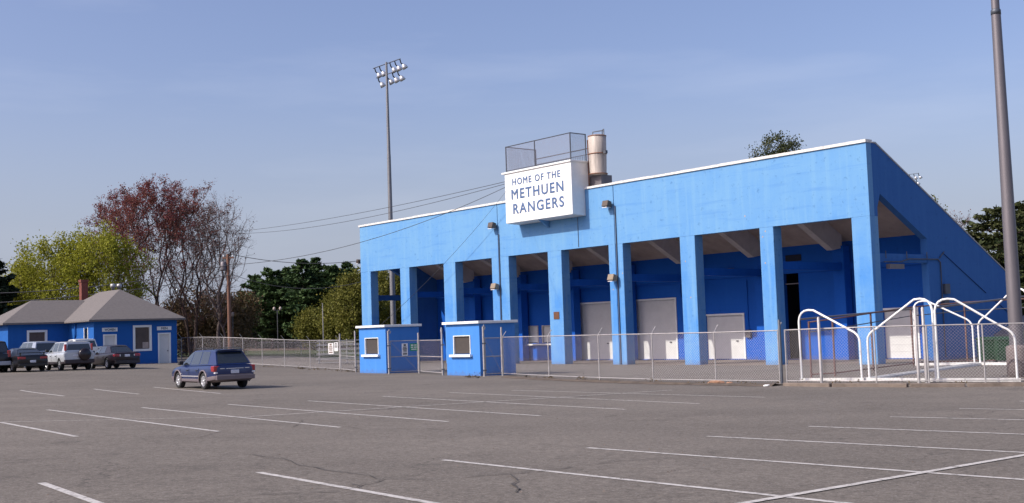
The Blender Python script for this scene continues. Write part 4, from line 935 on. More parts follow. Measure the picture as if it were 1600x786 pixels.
def vehicle(name, label, cat, sp, paint, loc, psi, group='vehicles parked near the blue house'):
    o = empty(name, loc, R(90)+R(psi), label, cat, group)
    hw_ = sp['hw']; r = sp['r']; wheels = [(sp['wx'][0], r), (sp['wx'][1], r)]
    b = loft_sections(sp['body']).build('body', [paint, M['black']], o); weld_sharp(b); cut_arches(b, wheels, r+.055, hw_)
    # cabin
    bx, rx, zb, zr, wb, wt = sp['bx'], sp['rx'], sp['belt'], sp['roof'], sp['wb'], sp['wt']
    n = len(bx); base = [[Vector((bx[i], s*wb[i], zb[i])) for i in range(n)] for s in (1, -1)]; top = [[Vector((rx[i], s*wt[i], zr[i])) for i in range(n)] for s in (1, -1)]
    m = MB()
    for s in (0, 1):
        for i in range(n-1): m.add([base[s][i], base[s][i+1], top[s][i+1], top[s][i]], [(0, 1, 2, 3)], 0, True)
    cm_ = [Vector((rx[i], 0, zr[i]+.035)) for i in range(n)]; ed = [[Vector((rx[i], s*(wt[i]-.09), zr[i]+.022)) for i in range(n)] for s in (1, -1)]
    for i in range(n-1):
        for s in (0, 1):
            m.add([top[s][i], top[s][i+1], ed[s][i+1], ed[s][i]], [(0, 1, 2, 3)], 0, True); m.add([ed[s][i], ed[s][i+1], cm_[i+1], cm_[i]], [(0, 1, 2, 3)], 0, True)
    for i in (0, n-1): m.add([base[0][i], top[0][i], ed[0][i], cm_[i], ed[1][i], top[1][i], base[1][i]], [(0, 1, 5, 6), (1, 2, 3, 4, 5)], 0, True)
    m.add([base[0][0], base[1][0], base[1][-1], base[0][-1]], [(0, 1, 2, 3)], 0)
    cb = m.build('roof', paint, o); weld_sharp(cb, 28)
    def glass(nm_, q, ins=.05):
        p, p2 = panel(q, ins, .006); mm = MB(); mm.add(p+p2, [(0, 1, 2, 3), (4, 7, 6, 5), (0, 4, 5, 1), (1, 5, 6, 2), (2, 6, 7, 3), (3, 7, 4, 0)]); return mm.build(nm_, M['carglass'], o)
    for s in (0, 1):
        for i in sp['side_glass']: glass('side_window', [base[s][i], base[s][i+1], top[s][i+1], top[s][i]], sp.get('gi', .045))
    glass('windscreen', [base[0][0], base[1][0], top[1][0], top[0][0]], .05); glass('rear_window', [base[0][-1], base[1][-1], top[1][-1], top[0][-1]], sp.get('ri', .07))
    # wheels
    for (x, z) in wheels:
        for s in (-1, 1):
            y = s*(hw_-.115); w_ = MB(); w_.lathe([(r*.62, -.10), (r*.93, -.105), (r, -.07), (r, .07), (r*.93, .105), (r*.62, .10), (r*.55, .0), (r*.62, -.10)], (x, y, z), (0, 1, 0), 28)
            wo_ = w_.build('wheel', M['tyre'], o); rm = MB(); yo = y+s*.085
            rm.lathe([(r*.64, 0), (r*.62, s*.015), (r*.54, s*.012), (r*.52, -s*.05)], (x, yo, z), (0, 1, 0), 28)
            rm.lathe([(0, s*.02), (r*.16, s*.015), (r*.18, -s*.01)], (x, yo, z), (0, 1, 0), 14)
            for k in range(sp.get('spokes', 6)):
                a = 2*math.pi*k/sp.get('spokes', 6); rm.beam((x+math.cos(a)*r*.1, yo, z+math.sin(a)*r*.1), (x+math.cos(a)*r*.56, yo, z+math.sin(a)*r*.56), .03, r*.2, up=(-math.sin(a), 0, math.cos(a)))
            rm.build('rim', M['rim'], wo_); MB().lathe([(0, 0), (r*.6, 0)], (x, yo-s*.06, z), (0, 1, 0), 20).build('brake_disc', M['black'], wo_)
    for (nm_, x0, x1, y0, y1, z0, z1, mt) in sp['bits']:
        for s in ((1, -1) if y0 >= 0 and y1 > 0 and y0 != -y1 else (1,)):
            ya, yb = sorted((y0*s, y1*s)); MB().box(x0, x1, ya, yb, z0, z1).build(nm_, mt, o, bevel=min(.02, (z1-z0)*.2, abs(x1-x0)*.3, abs(yb-ya)*.3))
    for s in (1, -1):
        mx = sp['mirror']; MB().box(mx-.1, mx+.06, min(s*(wb[0]+.02), s*(wb[0]+.22)), max(s*(wb[0]+.02), s*(wb[0]+.22)), zb[0]+.04, zb[0]+.2).build('mirror', M['black'], o, bevel=.03)
    zm = sp['body'][5][3]; zl = sp['body'][5][2]
    for s in (1, -1):
        for gx in (bx[1]+.02, bx[2]-.02, bx[0]-.12):
            ya, yb = sorted((s*(hw_-.004), s*(hw_+.003))); MB().box(gx-.008, gx+.008, ya, yb, zl+.24, zm-.10).build('door_gap', M['black'], o)
        for gx in (bx[1]+.14, bx[2]+.1):
            ya, yb = sorted((s*(hw_-.01), s*(hw_+.028))); MB().box(gx, gx+.16, ya, yb, zm-.2, zm-.165).build('door_handle', M['black'], o, bevel=.006)
    if 'extra' in sp: sp['extra'](o, sp)
    return o
M['carglass'] = mat('tinted_car_glass', (.018, .022, .024), .05, var=.05, spec=.9, coat=.5)
M['p_blue'] = carpaint('dark_blue_car_paint', (.007, .021, .095)); M['p_silver'] = carpaint('silver_car_paint', (.50, .52, .55), .4); M['p_van'] = carpaint('pale_blue_silver_paint', (.33, .36, .43), .4)
M['p_white'] = carpaint('white_car_paint', (.72, .72, .70), 0); M['p_black'] = carpaint('black_car_paint', (.012, .011, .014), .1); M['p_plum'] = mat('black_plum_paint', (.012, .006, .009), .3, .0, var=.03, coat=.25); M['p_black'] = mat('black_car_paint_gloss', (.007, .007, .009), .3, 0, var=.03, coat=.25)
M['clad'] = mat('grey_bumper_plastic', (.16, .13, .14), .45, .2, var=.05, coat=.3); M['clad_dk'] = mat('dark_bumper_plastic', (.035, .025, .03), .6, var=.1)
M['chrome'] = mat('chrome_trim', (.75, .75, .77), .15, .9, var=.02); M['skirt'] = mat('sill_silver', (.45, .44, .46), .35, .4, var=.03)
rl, cl_, pl, ch = M['redlens'], M['clearlens'], M['plate'], M['chrome']

def wagon_extra(o, sp):
    # grey lower cladding with bumper, arch lips, side strips, roof rails
    b = sp['body']; st2 = [(x*1.004, w+.014, zb-.01, (.60 if x < -1.75 else .47 if x > -1.7 and x < 1.75 else .55), 0) for (x, w, zb, zt, cr) in b]
    k = loft_sections(st2).build('lower_cladding', [M['clad'], M['black']], o); weld_sharp(k); cut_arches(k, [(sp['wx'][0], sp['r']), (sp['wx'][1], sp['r'])], sp['r']+.055, sp['hw']+.014)
    for x in sp['wx']:
        for s in (1, -1):
            pts = [(x+math.cos(a)*(sp['r']+.085), s*(sp['hw']+.005), sp['r']+math.sin(a)*(sp['r']+.085)) for a in [math.pi*(-.06+t*1.12/12) for t in range(13)]]
            MB().tube(pts, .035, 6).build('arch_trim', M['clad'], o)
    for s in (1, -1):
        MB().tube([(.25, s*.56, 1.56), (.1, s*.56, 1.62), (-1.5, s*.57, 1.62), (-1.7, s*.57, 1.57)], .02, 6).build('roof_rail', M['black'], o)
        MB().box(-.95, 1.0, s*(sp['hw']+.0)-.012*(s < 0), s*(sp['hw'])+.012*(s > 0), .50, .545).build('side_strip', M['skirt'], o)
    MB().box(-1.98, -1.78, -.55, .55, 1.525, 1.56).build('rear_spoiler', M['p_blue'], o, bevel=.01)
W = dict(hw=.885, r=.335, wx=(-1.32, 1.35), spokes=7,
    body=[(-2.40, .70, .42, .86, .0), (-2.36, .80, .36, .94, .01), (-2.2, .865, .32, .955, .015), (-1.75, .885, .28, .95, .02), (-.9, .885, .26, .94, .02), (0, .885, .26, .93, .02), (1.0, .885, .26, .92, .02), (1.5, .875, .26, .89, .05), (2.0, .85, .28, .82, .06), (2.3, .78, .32, .74, .05), (2.42, .62, .38, .66, .02)],
    bx=[1.22, .12, -.86, -1.72, -2.30], rx=[.42, .05, -.80, -1.55, -1.84], belt=[.93, .94, .95, .965, .97], roof=[1.46, 1.53, 1.545, 1.525, 1.49], wb=[.80, .845, .845, .82, .72], wt=[.58, .615, .615, .595, .56],
    side_glass=(0, 1, 2), mirror=.95, ri=.06,
    bits=[('taillight', -2.38, -2.08, .62, .868, .70, .93, rl), ('reversing_lamp', -2.395, -2.2, .60, .83, .62, .698, cl_), ('reflector_strip', -2.405, -2.37, .42, .61, .80, .84, ch), ('tailgate_trim', -2.415, -2.37, -.36, .36, .80, .83, ch), ('licence_plate', -2.425, -2.38, -.17, .17, .62, .76, pl), ('bumper', -2.50, -2.2, -.80, .80, .38, .56, M['clad'])],
    extra=wagon_extra)
def suv_extra(o, sp):
    st2 = [(x*1.004, w+.012, zb-.01, .56 if x < 1.6 else .6, 0) for (x, w, zb, zt, cr) in sp['body']]
    k = loft_sections(st2).build('lower_cladding', [M['clad_dk'], M['black']], o); weld_sharp(k); cut_arches(k, [(sp['wx'][0], sp['r']), (sp['wx'][1], sp['r'])], sp['r']+.055, sp['hw']+.012)
    m = MB().lathe([(0, -.13), (.30, -.13), (.35, -.06), (.35, .06), (.30, .1), (0, .12)], (-2.26, -.28, .90), (1, 0, 0), 26); m.build('spare_wheel_cover', M['p_plum'], o)
    for s in (1, -1): MB().tube([(.3, s*.6, 1.63), (-1.9, s*.6, 1.63)], .018, 6).build('roof_rail', M['black'], o)
V = dict(hw=.875, r=.34, wx=(-1.26, 1.36), spokes=6,
    body=[(-2.14, .80, .42, 1.02, 0), (-2.10, .85, .38, 1.05, 0), (-1.7, .875, .32, 1.05, .0), (-.6, .875, .30, 1.03, .0), (.6, .875, .30, 1.02, 0), (1.1, .875, .30, 1.01, .04), (1.7, .86, .32, .96, .06), (2.15, .8, .36, .86, .06), (2.3, .66, .42, .76, .02)],
    bx=[1.28, .25, -.75, -1.65, -2.10], rx=[.55, .2, -.75, -1.65, -2.0], belt=[1.02, 1.03, 1.04, 1.05, 1.06], roof=[1.56, 1.61, 1.63, 1.62, 1.59], wb=[.80, .84, .84, .83, .79], wt=[.62, .66, .67, .66, .64],
    side_glass=(0, 1, 2), mirror=1.0, ri=.1,
    bits=[('taillight', -2.115, -1.95, .68, .785, 1.12, 1.5, rl), ('taillight', -2.155, -2.08, .72, .855, .80, 1.0, M['p_silver']), ('licence_plate', -2.165, -2.13, .16, .46, .78, .90, pl), ('bumper', -2.26, -2.0, -.83, .83, .40, .62, M['clad_dk'])],
    extra=suv_extra)
V['bits'][2] = ('licence_plate', -2.165, -2.13, .02, .0201+.3, .78, .90, pl)
def coupe_extra(o, sp):
    MB().box(-2.26, -2.02, -.74, .74, 1.035, 1.075).box(-2.2, -2.08, .6, .66, .9, 1.034).box(-2.2, -2.08, -.66, -.6, .9, 1.034).build('spoiler', sp['paint'], o, bevel=.012)
    MB().lathe([(.03, -.06), (.04, -.06), (.04, .08), (.03, .08)], (-2.3, .45, .27), (1, 0, 0), 10).build('exhaust', M['chrome'], o)
K = dict(hw=.89, r=.325, wx=(-1.28, 1.36), spokes=5, paint=M['p_black'],
    body=[(-2.30, .72, .36, .84, 0), (-2.24, .82, .30, .90, .02), (-1.9, .875, .24, .92, .03), (-1.2, .89, .22, .90, .02), (0, .885, .21, .87, .02), (1.0, .885, .21, .86, .03), (1.6, .87, .22, .81, .06), (2.1, .82, .26, .73, .06), (2.33, .66, .32, .62, .02)],
    bx=[1.15, .05, -.75, -1.85], rx=[.22, -.1, -.75, -1.12], belt=[.87, .88, .90, .93], roof=[1.27, 1.31, 1.29, 1.24], wb=[.80, .83, .82, .70], wt=[.56, .59, .58, .54],
    side_glass=(0, 1), mirror=.85, ri=.05,
    bits=[('taillight', -2.315, -2.15, .38, .80, .70, .84, rl), ('licence_plate', -2.33, -2.27, -.16, .16, .50, .64, pl), ('bumper', -2.37, -2.15, -.78, .78, .30, .46, M['p_black'])], extra=coupe_extra)
D_ = dict(K); D_.update(hw=.85, wx=(-1.25, 1.32), body=[(x, w-.035, zb, zt+.03, cr) for x, w, zb, zt, cr in K['body']], bx=[1.15, .1, -.8, -1.55], rx=[.35, .05, -.72, -1.0], belt=[.90, .91, .93, .96], roof=[1.33, 1.38, 1.36, 1.31], wb=[.76, .79, .78, .68], wt=[.54, .57, .56, .53],
    bits=[('taillight', -2.315, -2.05, .46, .79, .72, .87, rl), ('reversing_lamp', -2.318, -2.2, .40, .455, .73, .85, cl_), ('licence_plate', -2.32, -2.27, -.16, .16, .70, .84, pl), ('bumper', -2.37, -2.15, -.75, .75, .30, .50, M['p_plum'])])
D_.pop('extra')
T = dict(hw=.94, r=.35, wx=(-1.35, 1.5), spokes=6,
    body=[(-2.38, .82, .42, 1.0, 0), (-2.34, .89, .36, 1.04, 0), (-1.9, .93, .3, 1.03, 0), (-.6, .94, .28, 1.0, 0), (.8, .94, .28, .98, 0), (1.4, .92, .28, .93, .05), (2.0, .88, .3, .84, .06), (2.4, .72, .36, .72, .02)],
    bx=[1.6, .5, -.7, -1.7, -2.33], rx=[.75, .35, -.7, -1.7, -2.15], belt=[1.0, 1.01, 1.03, 1.05, 1.06], roof=[1.62, 1.70, 1.73, 1.71, 1.68], wb=[.85, .90, .90, .88, .82], wt=[.65, .7, .71, .7, .67],
    side_glass=(0, 1, 2), mirror=1.3, bits=[('taillight', -2.39, -2.2, .72, .895, .82, 1.2, rl), ('licence_plate', -2.40, -2.35, -.16, .16, .85, .98, pl), ('bumper', -2.47, -2.2, -.88, .88, .38, .6, M['p_van'])])
def pickup_extra(o, sp):
    m = MB(); m.box(-2.75, -.72, .86, .93, 1.10, 1.32).box(-2.75, -.72, -.93, -.86, 1.10, 1.32).box(-2.76, -2.69, -.859, .859, 1.10, 1.32).box(-.79, -.72, -.859, .859, 1.10, 1.32)
    m.build('cargo_bed', M['p_white'], o); MB().box(-2.68, -.8, -.85, .85, 1.14, 1.17).build('bed_floor', M['black'], o)
    MB().box(-2.775, -2.761, -.12, .12, 1.14, 1.2).build('tailgate_handle', M['black'], o)
P_ = dict(hw=.96, r=.38, wx=(-1.62, 1.75), spokes=6,
    body=[(-2.74, .88, .52, 1.12, 0), (-2.70, .93, .48, 1.13, 0), (-1.9, .95, .42, 1.13, 0), (-.6, .955, .38, 1.13, 0), (.8, .955, .38, 1.12, 0), (1.4, .95, .38, 1.10, .04), (2.2, .92, .4, 1.04, .05), (2.75, .84, .46, .94, .03), (2.85, .7, .5, .86, .02)],
    bx=[1.35, .5, -.25, -.68], rx=[.75, .4, -.25, -.52], belt=[1.13, 1.135, 1.14, 1.15], roof=[1.78, 1.85, 1.86, 1.82], wb=[.86, .89, .89, .86], wt=[.66, .71, .71, .69],
    side_glass=(0, 1), mirror=1.15, ri=.08, bits=[('taillight', -2.765, -2.6, .80, .915, .82, 1.22, rl), ('licence_plate', -2.86, -2.8, -.16, .16, .58, .70, pl), ('bumper', -2.86, -2.7, -.9, .9, .50, .66, M['chrome'])], extra=pickup_extra)
def place(sp, px, py, psi):
    """origin so that the left rear wheel stands on the ground seen at px,py"""
    a = gnd(px, py); h = Vector((-math.sin(R(psi)), math.cos(R(psi)), 0)); l = Vector((-h.y, h.x, 0))
    p = a - h*sp['wx'][0] - l*(sp['hw']-.1); p.z = (G(p.x+h.x*1.3, p.y+h.y*1.3)+G(p.x-h.x*1.3, p.y-h.y*1.3))/2; return p
vehicle('parked_car', 'dark blue station wagon with grey lower body, alone on the open asphalt', 'car', W, M['p_blue'], place(W, 321, 608.5, 37), 37)
vehicle('parked_car', 'silver compact SUV with a dark spare wheel cover on its tailgate', 'car', V, M['p_silver'], place(V, 95, 579, 37), 37)
vehicle('parked_car', 'black coupe with a rear spoiler, left of the silver SUV', 'car', K, M['p_black'], place(K, 20.5, 581.5, 38), 38)
vehicle('parked_car', 'dark sedan right of the silver SUV, rightmost of the parked row', 'car', D_, M['p_plum'], place(D_, 169, 576.5, 40), 40)
vehicle('parked_car', 'pale silver minivan behind the black coupe', 'car', T, M['p_van'], spot(56, 77.5), 40)
vehicle('pickup_truck', 'white pickup truck behind the silver SUV and the dark sedan', 'truck', P_, M['p_white'], spot(128, 80), 44)
vehicle('parked_car', 'black car cut off by the left edge of the photo', 'car', T, M['p_black'], place(T, -42, 583, 38), 38)

# ================================================================== bleachers and far small things
bl = spot(537, 92); b0 = empty('bleachers', bl, PHI+R(58), 'small aluminium bleachers behind the left fence', 'bleachers')
for k in range(5):
    MB().box(-2.2, 2.6, k*.6, k*.6+.28, .42+k*.36, .47+k*.36).build('seat_plank', M['galv'], b0)
    MB().box(-2.2, 2.6, k*.6-.25, k*.6-.02, .16+k*.36, .2+k*.36).build('foot_plank', M['galv'], b0)
for x in (-2, .2, 2.4): MB().beam((x, -.2, .1), (x, 2.6, 1.8), .06, .1).tube([(x, 2.6, 0), (x, 2.6, 2.0)], .04, 6).tube([(x, 1.2, 0), (x, 1.2, 1.1)], .04, 6).build('support', M['rail'], b0)
for k, (x, D, h, lb) in enumerate(((434, 150, 5.4, 'small park lamp in front of the pines'), (364, 120, 4.2, 'small park lamp just right of the utility pole'))):
    p = spot(x, D); o = empty('park_lamp', p, 0, lb, 'street lamp'); MB().tube([(0, 0, 0), (0, 0, h)], .06, 6).build('post', M['darkpole'], o)
    for s in ((-1, 1) if k == 0 else (1,)): MB().lathe([(0, 0), (.14, .05), (.2, .25), (.12, .42), (0, .5)], (s*.4*(k == 0), 0, h-.1), n=10).build('lantern', M['deck'], o)
    if k == 0: MB().tube([(-.4, 0, h-.1), (.4, 0, h-.1)], .04, 5).build('arm', M['darkpole'], o)
p = spot(505, 128); o = MB().tube([(0, 0, 0), (0, 0, 5.6)], .05, 6).build('flag_pole', M['rail']); o.location = p; tag(o, 'thin bare pole in front of the pines', 'pole')
p = spot(452, 235); o = empty('shed', p, .3, 'small grey shed far behind the pines', 'shed')
MB().box(-3, 3, -2, 2, 0, 5.2).build('wall', M['offwhite'], o); MB().prism([(-2.4, 5.201), (2.4, 5.201), (0, 7.4)], 0, -3.3, 3.3).build('roof', M['steelpole'], o)
# far fence round the field and the reddish track
q1_, q2_ = spot(380, 150), spot(470, 150)
fld = strip('running_track', spot(290, 175), spot(640, 175), 26, .02, M['infield'])
fence('distant fence at the far side of the field', [spot(385, 128), spot(470, 128), spot(560, 128)], 1.3, arms=False, spacing=4, bottom=False)

# ================================================================== trees
rng = np.random.default_rng(11)
def leaf_mesh(name, pts, size, material, parent, flat=0.0, asp=.6, seed=0):
    g_ = np.random.default_rng(seed); P = np.asarray(pts, float); n = len(P)
    a = g_.normal(size=(n, 3)); a[:, 2] *= (1-flat); a /= np.linalg.norm(a, axis=1)[:, None]
    b = g_.normal(size=(n, 3)); b[:, 2] *= (1-flat); b -= a*np.sum(a*b, 1)[:, None]; b /= np.linalg.norm(b, axis=1)[:, None]
    s = size*g_.uniform(.55, 1.35, n)[:, None]
    V4 = np.stack([P-a*s, P+b*s*asp, P+a*s, P-b*s*asp], 1).reshape(-1, 3)
    me = bpy.data.meshes.new(name); me.vertices.add(4*n); me.vertices.foreach_set('co', V4.ravel()); me.loops.add(4*n); me.polygons.add(n)
    me.loops.foreach_set('vertex_index', np.arange(4*n, dtype=np.int32)); me.polygons.foreach_set('loop_start', np.arange(0, 4*n, 4, dtype=np.int32))
    me.materials.append(material); me.update(); me.validate()
    o = bpy.data.objects.new(name, me); col.objects.link(o); o.parent = parent; return o
def tree(name, label, x, D, ytop, leafm, seed, wpx=100, stems=2, targets=330, leaves=9000, lsize=.1, jitter=.14, twig=1.0, base=.16, rtip=.012, peak=.6, bark='bark', group=None, cat='tree', leafmask=None, fork=.12, twigs=6):
    """branches reach for points scattered through the crown's volume; radii follow how much each limb carries"""
    p = spot(x, D); H = at(x, ytop, D).z-p.z-twig*.6; Wd = wpx*D/FPX*.5
    o = empty(name, p, 0, label, cat, group); g_ = np.random.default_rng(seed); rnd = random.Random(seed)
    def prof(t): return (max(t, 0)/peak)**.62 if t < peak else math.sqrt(max(0, 1-((t-peak)/(1.03-peak))**2))
    tg = []
    while len(tg) < targets:
        t = g_.uniform(0, 1); f = prof(t); rr_ = math.sqrt(g_.uniform(.02, 1))
        if g_.uniform() > f: continue
        a = g_.uniform(0, 6.283); wob = 1+.22*math.sin(3*a+seed)+.12*math.sin(7*a+seed*2+t*5)
        tg.append((math.cos(a)*rr_*f*Wd*wob, math.sin(a)*rr_*f*Wd*wob, H*(base+(1-base)*t)*(1+.05*math.sin(5*a+seed))))
    tg = np.array(tg); tg = tg[np.argsort(tg[:, 2]+.6*np.hypot(tg[:, 0], tg[:, 1]))]
    nodes = []; par = []
    for s_ in range(stems):
        a = s_*6.283/stems+rnd.uniform(-.5, .5); b = np.array([math.cos(a)*.22*(stems > 1), math.sin(a)*.22*(stems > 1), -.2]); pr_ = -1; lean = Wd*.22*(stems > 1)+.05
        for k in range(6):
            t = k/5; q = b+np.array([math.cos(a)*lean*t*t, math.sin(a)*lean*t*t, (H*fork*2.4)*t])+g_.normal(size=3)*.05*(k > 0); nodes.append(q); par.append(pr_); pr_ = len(nodes)-1
    for q in tg:
        A = np.array(nodes); d_ = np.linalg.norm(A-q, axis=1)+np.where(A[:, 2] > q[2]-.25, 6, 0)+.35*np.maximum(0, np.hypot(A[:, 0], A[:, 1])-np.hypot(q[0], q[1])); k = int(np.argmin(d_)); a0 = nodes[k]; ln = np.linalg.norm(q-a0); n = max(1, int(ln/.8)); pr_ = k
        c = a0*.5+q*.5+np.array([0, 0, -.06*ln])+g_.normal(size=3)*.03*ln
        for m_ in range(1, n+1):
            t = m_/n; pt = a0*(1-t)**2+c*2*t*(1-t)+q*t*t; nodes.append(pt); par.append(pr_); pr_ = len(nodes)-1
    A = np.array(nodes); load = np.ones(len(A))*1.0; kid = [[] for _ in A]
    for k in range(len(A)-1, -1, -1):
        if par[k] >= 0: load[par[k]] += load[k]; kid[par[k]].append(k)
    for _ in range(3):
        B_ = A.copy()
        for k in range(len(A)):
            if par[k] >= 0 and kid[k]: mk = max(kid[k], key=lambda c_: load[c_]); B_[k] = .4*A[k]+.3*(A[par[k]]+A[mk])
        A = B_
    rad = rtip*np.power(load, .44); mb = MB(); tw = []
    for k in range(len(A)):
        if par[k] >= 0:
            r0, r1 = rad[par[k]] if len(kid[par[k]]) == 1 or rad[par[k]] < rad[k]*1.5 else rad[k]*1.25, rad[k]
            mb.tube([A[par[k]], A[k]], [r0, r1], 7 if r1 > .1 else 5 if r1 > .04 else 3, cap=False)
        if load[k] < 14 and A[k][2] > H*base:
            for _ in range(twigs if not kid[k] else max(1, twigs//3)):
                out = np.array([A[k][0], A[k][1], 0])/(Wd+.1); dv = out*.5+g_.normal(size=3)*.55+np.array([0, 0, .55]); dv /= np.linalg.norm(dv)
                e = A[k]+dv*twig*g_.uniform(.5, 1.2); mb.tube([A[k], e], [rtip*.75, rtip*.35], 3, cap=False); tw.append((A[k], e))
    mb.build('trunk', M[bark], o, fix=False)
    if leaves:
        S0 = np.array([t[0] for t in tw]); S1 = np.array([t[1] for t in tw])
        if leafmask:
            w_ = np.array([leafmask(e, H, Wd) for e in S1]); w_ = w_/w_.sum(); idx = g_.choice(len(tw), leaves, p=w_)
        else: idx = g_.integers(0, len(tw), leaves)
        t = g_.uniform(.1, 1.05, (leaves, 1)); pts = S0[idx]*(1-t)+S1[idx]*t+g_.normal(size=(leaves, 3))*jitter
        leaf_mesh('crown', pts, lsize, leafm, o, 0, .6, seed)
    return o
def pine(label, x, D, ytop, seed, wid=.2, leafm='leaf_pine', base_frac=.12, dens=1.0, group='pine trees beyond the field', name='pine_tree', lsz=.34, pos=None):
    p = pos if pos is not None else spot(x, D); H_ = at(x, ytop, D).z-p.z; o = empty(name, p, 0, label, 'tree', group); rnd = random.Random(seed); g_ = np.random.default_rng(seed)
    mb = MB(); mb.tube([(0, 0, -.3), (rnd.uniform(-.2, .2), 0, H_*.5), (0, rnd.uniform(-.2, .2), H_*.97)], [H_*.016, H_*.011, .03], 8)
    pts = []; z = H_*base_frac; R_ = H_*wid
    while z < H_*.985:
        t = (z-H_*base_frac)/(H_*(1-base_frac)); rr_ = R_*(math.sin(min(1, (1-t)*1.35+.06)*math.pi/2)**.9)*(.55+.45*min(1, t*5))
        for k in range(rnd.randint(4, 6)):
            a = rnd.uniform(0, 6.28); ln = rr_*rnd.uniform(.45, 1.3); dz_ = rnd.uniform(.0, .35)
            e = Vector((math.cos(a)*ln, math.sin(a)*ln, z+ln*dz_)); m1 = Vector((math.cos(a)*ln*.5, math.sin(a)*ln*.5, z+ln*dz_*.2)); b0_ = Vector((0, 0, z))
            mb.tube([b0_, m1, e], [max(.025, .09*(1-t)), .035, .012], 4, cap=False)
            n = int((34+ln*34)*dens)
            tt = g_.uniform(.25, 1.06, n)**.7; q = np.outer(tt, np.array(e-b0_))+np.array(b0_); side = np.array([-math.sin(a), math.cos(a), 0]); sp_ = ln*.26*np.sin(np.clip(tt, 0, 1)*2.6)+.12
            q += np.outer(g_.normal(size=n)*sp_, side); q[:, 2] += g_.normal(size=n)*.11+.10; q[:, 2] -= (1-tt)*ln*dz_*.35
            pts.append(q)
        z += H_*rnd.uniform(.03, .055)
    mb.build('trunk', M['bark'], o, fix=False); leaf_mesh('crown', np.concatenate(pts), lsz, M[leafm], o, .55, .45, seed); return o
MG = 'maples behind the house'; LG = 'lime green trees behind the house'
topw = lambda e, H, W_: .12+max(0, e[2]/H-.45)**1.3*3
tree('maple_tree', 'tallest maple, with dark red buds, rising behind the lime green trees', 238, 112, 286, M['leaf_red'], 21, 150, 3, 760, 24000, .072, .12, 1.0, .14, .012, .62, group=MG, leafmask=topw)
tree('maple_tree', 'tall rusty budding maple between the tallest red maple and the bare tree', 300, 116, 298, M['leaf_rusty'], 8, 120, 3, 680, 17000, .07, .12, 1.0, .16, .012, .62, group=MG, leafmask=topw)
tree('bare_tree', 'nearly leafless grey tree beside the utility pole', 346, 110, 308, M['leaf_rusty'], 15, 88, 2, 520, 2600, .055, .1, 1.0, .2, .012, .66, bark='barkgrey', group=MG)
tree('maple_tree', 'red budding maple between the lime trees and the tallest maple', 190, 117, 308, M['leaf_red'], 33, 95, 2, 420, 13000, .075, .12, 1.0, .2, .012, .66, group=MG, leafmask=topw)
tree('lime_tree', 'bright yellow green tree, the left of two behind the blue house', 88, 104, 372, M['leaf_lime'], 5, 130, 3, 300, 22000, .10, .3, 1.0, .12, .012, .5, group=LG)
tree('lime_tree', 'bright yellow green tree directly behind the house chimney', 160, 103, 358, M['leaf_lime'], 6, 120, 3, 300, 22000, .10, .3, 1.0, .12, .012, .5, group=LG)
tree('lime_tree', 'low lime green tree at the far left behind the house roof', 40, 109, 412, M['leaf_lime'], 9, 95, 3, 200, 12000, .10, .3, .9, .1, .012, .5, group=LG)
pine('dark evergreen cut off by the left edge', -22, 100, 392, 44, .26, 'leaf_dark', .05, 1.2, None, 'evergreen_tree', .3)
tree('lime_tree', 'low lime green tree at the far left behind the house roof', 40, 109, 415, M['leaf_olive'], 9, 3, 5, 1.2, 8000, .15, .5, .2, group='lime green trees behind the house')
def bush(label, x, D, ytop, w, leafm, seed, n=5000, name='bush', lsz=.16, group=None, pos=None, h=None):
    p = pos if pos is not None else spot(x, D); H_ = h or at(x, ytop, D).z-p.z; o = empty(name, p, 0, label, 'bush', group); g_ = np.random.default_rng(seed); pts = []
    for k in range(16):
        c = np.array([g_.uniform(-.5, .5)*w, g_.uniform(-.3, .3)*w*.5, g_.uniform(.2, .85)*H_]); r_ = g_.uniform(.16, .3)*min(w, H_*1.3)
        d_ = g_.normal(size=(n//16, 3)); d_ /= np.linalg.norm(d_, axis=1)[:, None]; pts.append(c+d_*r_*g_.uniform(.45, 1, (n//16, 1)))
    pts = np.concatenate(pts); pts = pts[(pts[:, 2] > 0) & (pts[:, 2] < H_*1.05)]
    mb = MB(); rnd = random.Random(seed)
    for k in range(7): mb.tube([(rnd.uniform(-.2, .2)*w, 0, -.1), (rnd.uniform(-.4, .4)*w, rnd.uniform(-.3, .3), H_*.7)], [.05, .015], 4, cap=False)
    mb.build('stem', M['bark'], o, fix=False); leaf_mesh('foliage', pts, lsz, M[leafm], o, 0, .6, seed); return o
bush('brown thicket behind the fence left of the utility pole', 318, 122, 455, 9, 'leaf_brown', 1, 6000)
bush('brown thicket behind the utility pole', 352, 126, 440, 8, 'leaf_brown', 2, 6000)
bush('dark thicket below the lime trees, behind the house', 120, 118, 470, 16, 'leaf_dark', 3, 7000)
bush('dark thicket at the foot of the tallest maples', 262, 124, 462, 14, 'leaf_brown', 4, 7000)
for i, (x, D, yt, wd, lb) in enumerate(((378, 190, 455, .19, 'small pine at the left end of the pine row'), (400, 182, 428, .2, 'pine, second from the left of the pine row'), (425, 172, 418, .21, 'pine behind the twin park lamp'), (450, 176, 420, .2, 'pine left of the tallest pines'),
        (474, 168, 407, .21, 'tall pine in the middle of the pine row'), (497, 172, 404, .2, 'tallest pine of the row'), (520, 170, 412, .2, 'tall pine just right of the tallest one'), (545, 178, 409, .2, 'pine next to the left end of the stand'), (410, 196, 445, .24, 'shorter pine in the back of the row, left'), (462, 195, 430, .24, 'pine in the back of the row, middle'), (512, 195, 428, .24, 'pine in the back of the row, right'))):
    pine(lb, x, D, yt, 100+i, wd+.03, 'leaf_pine', .12, 1.0, lsz=.34)
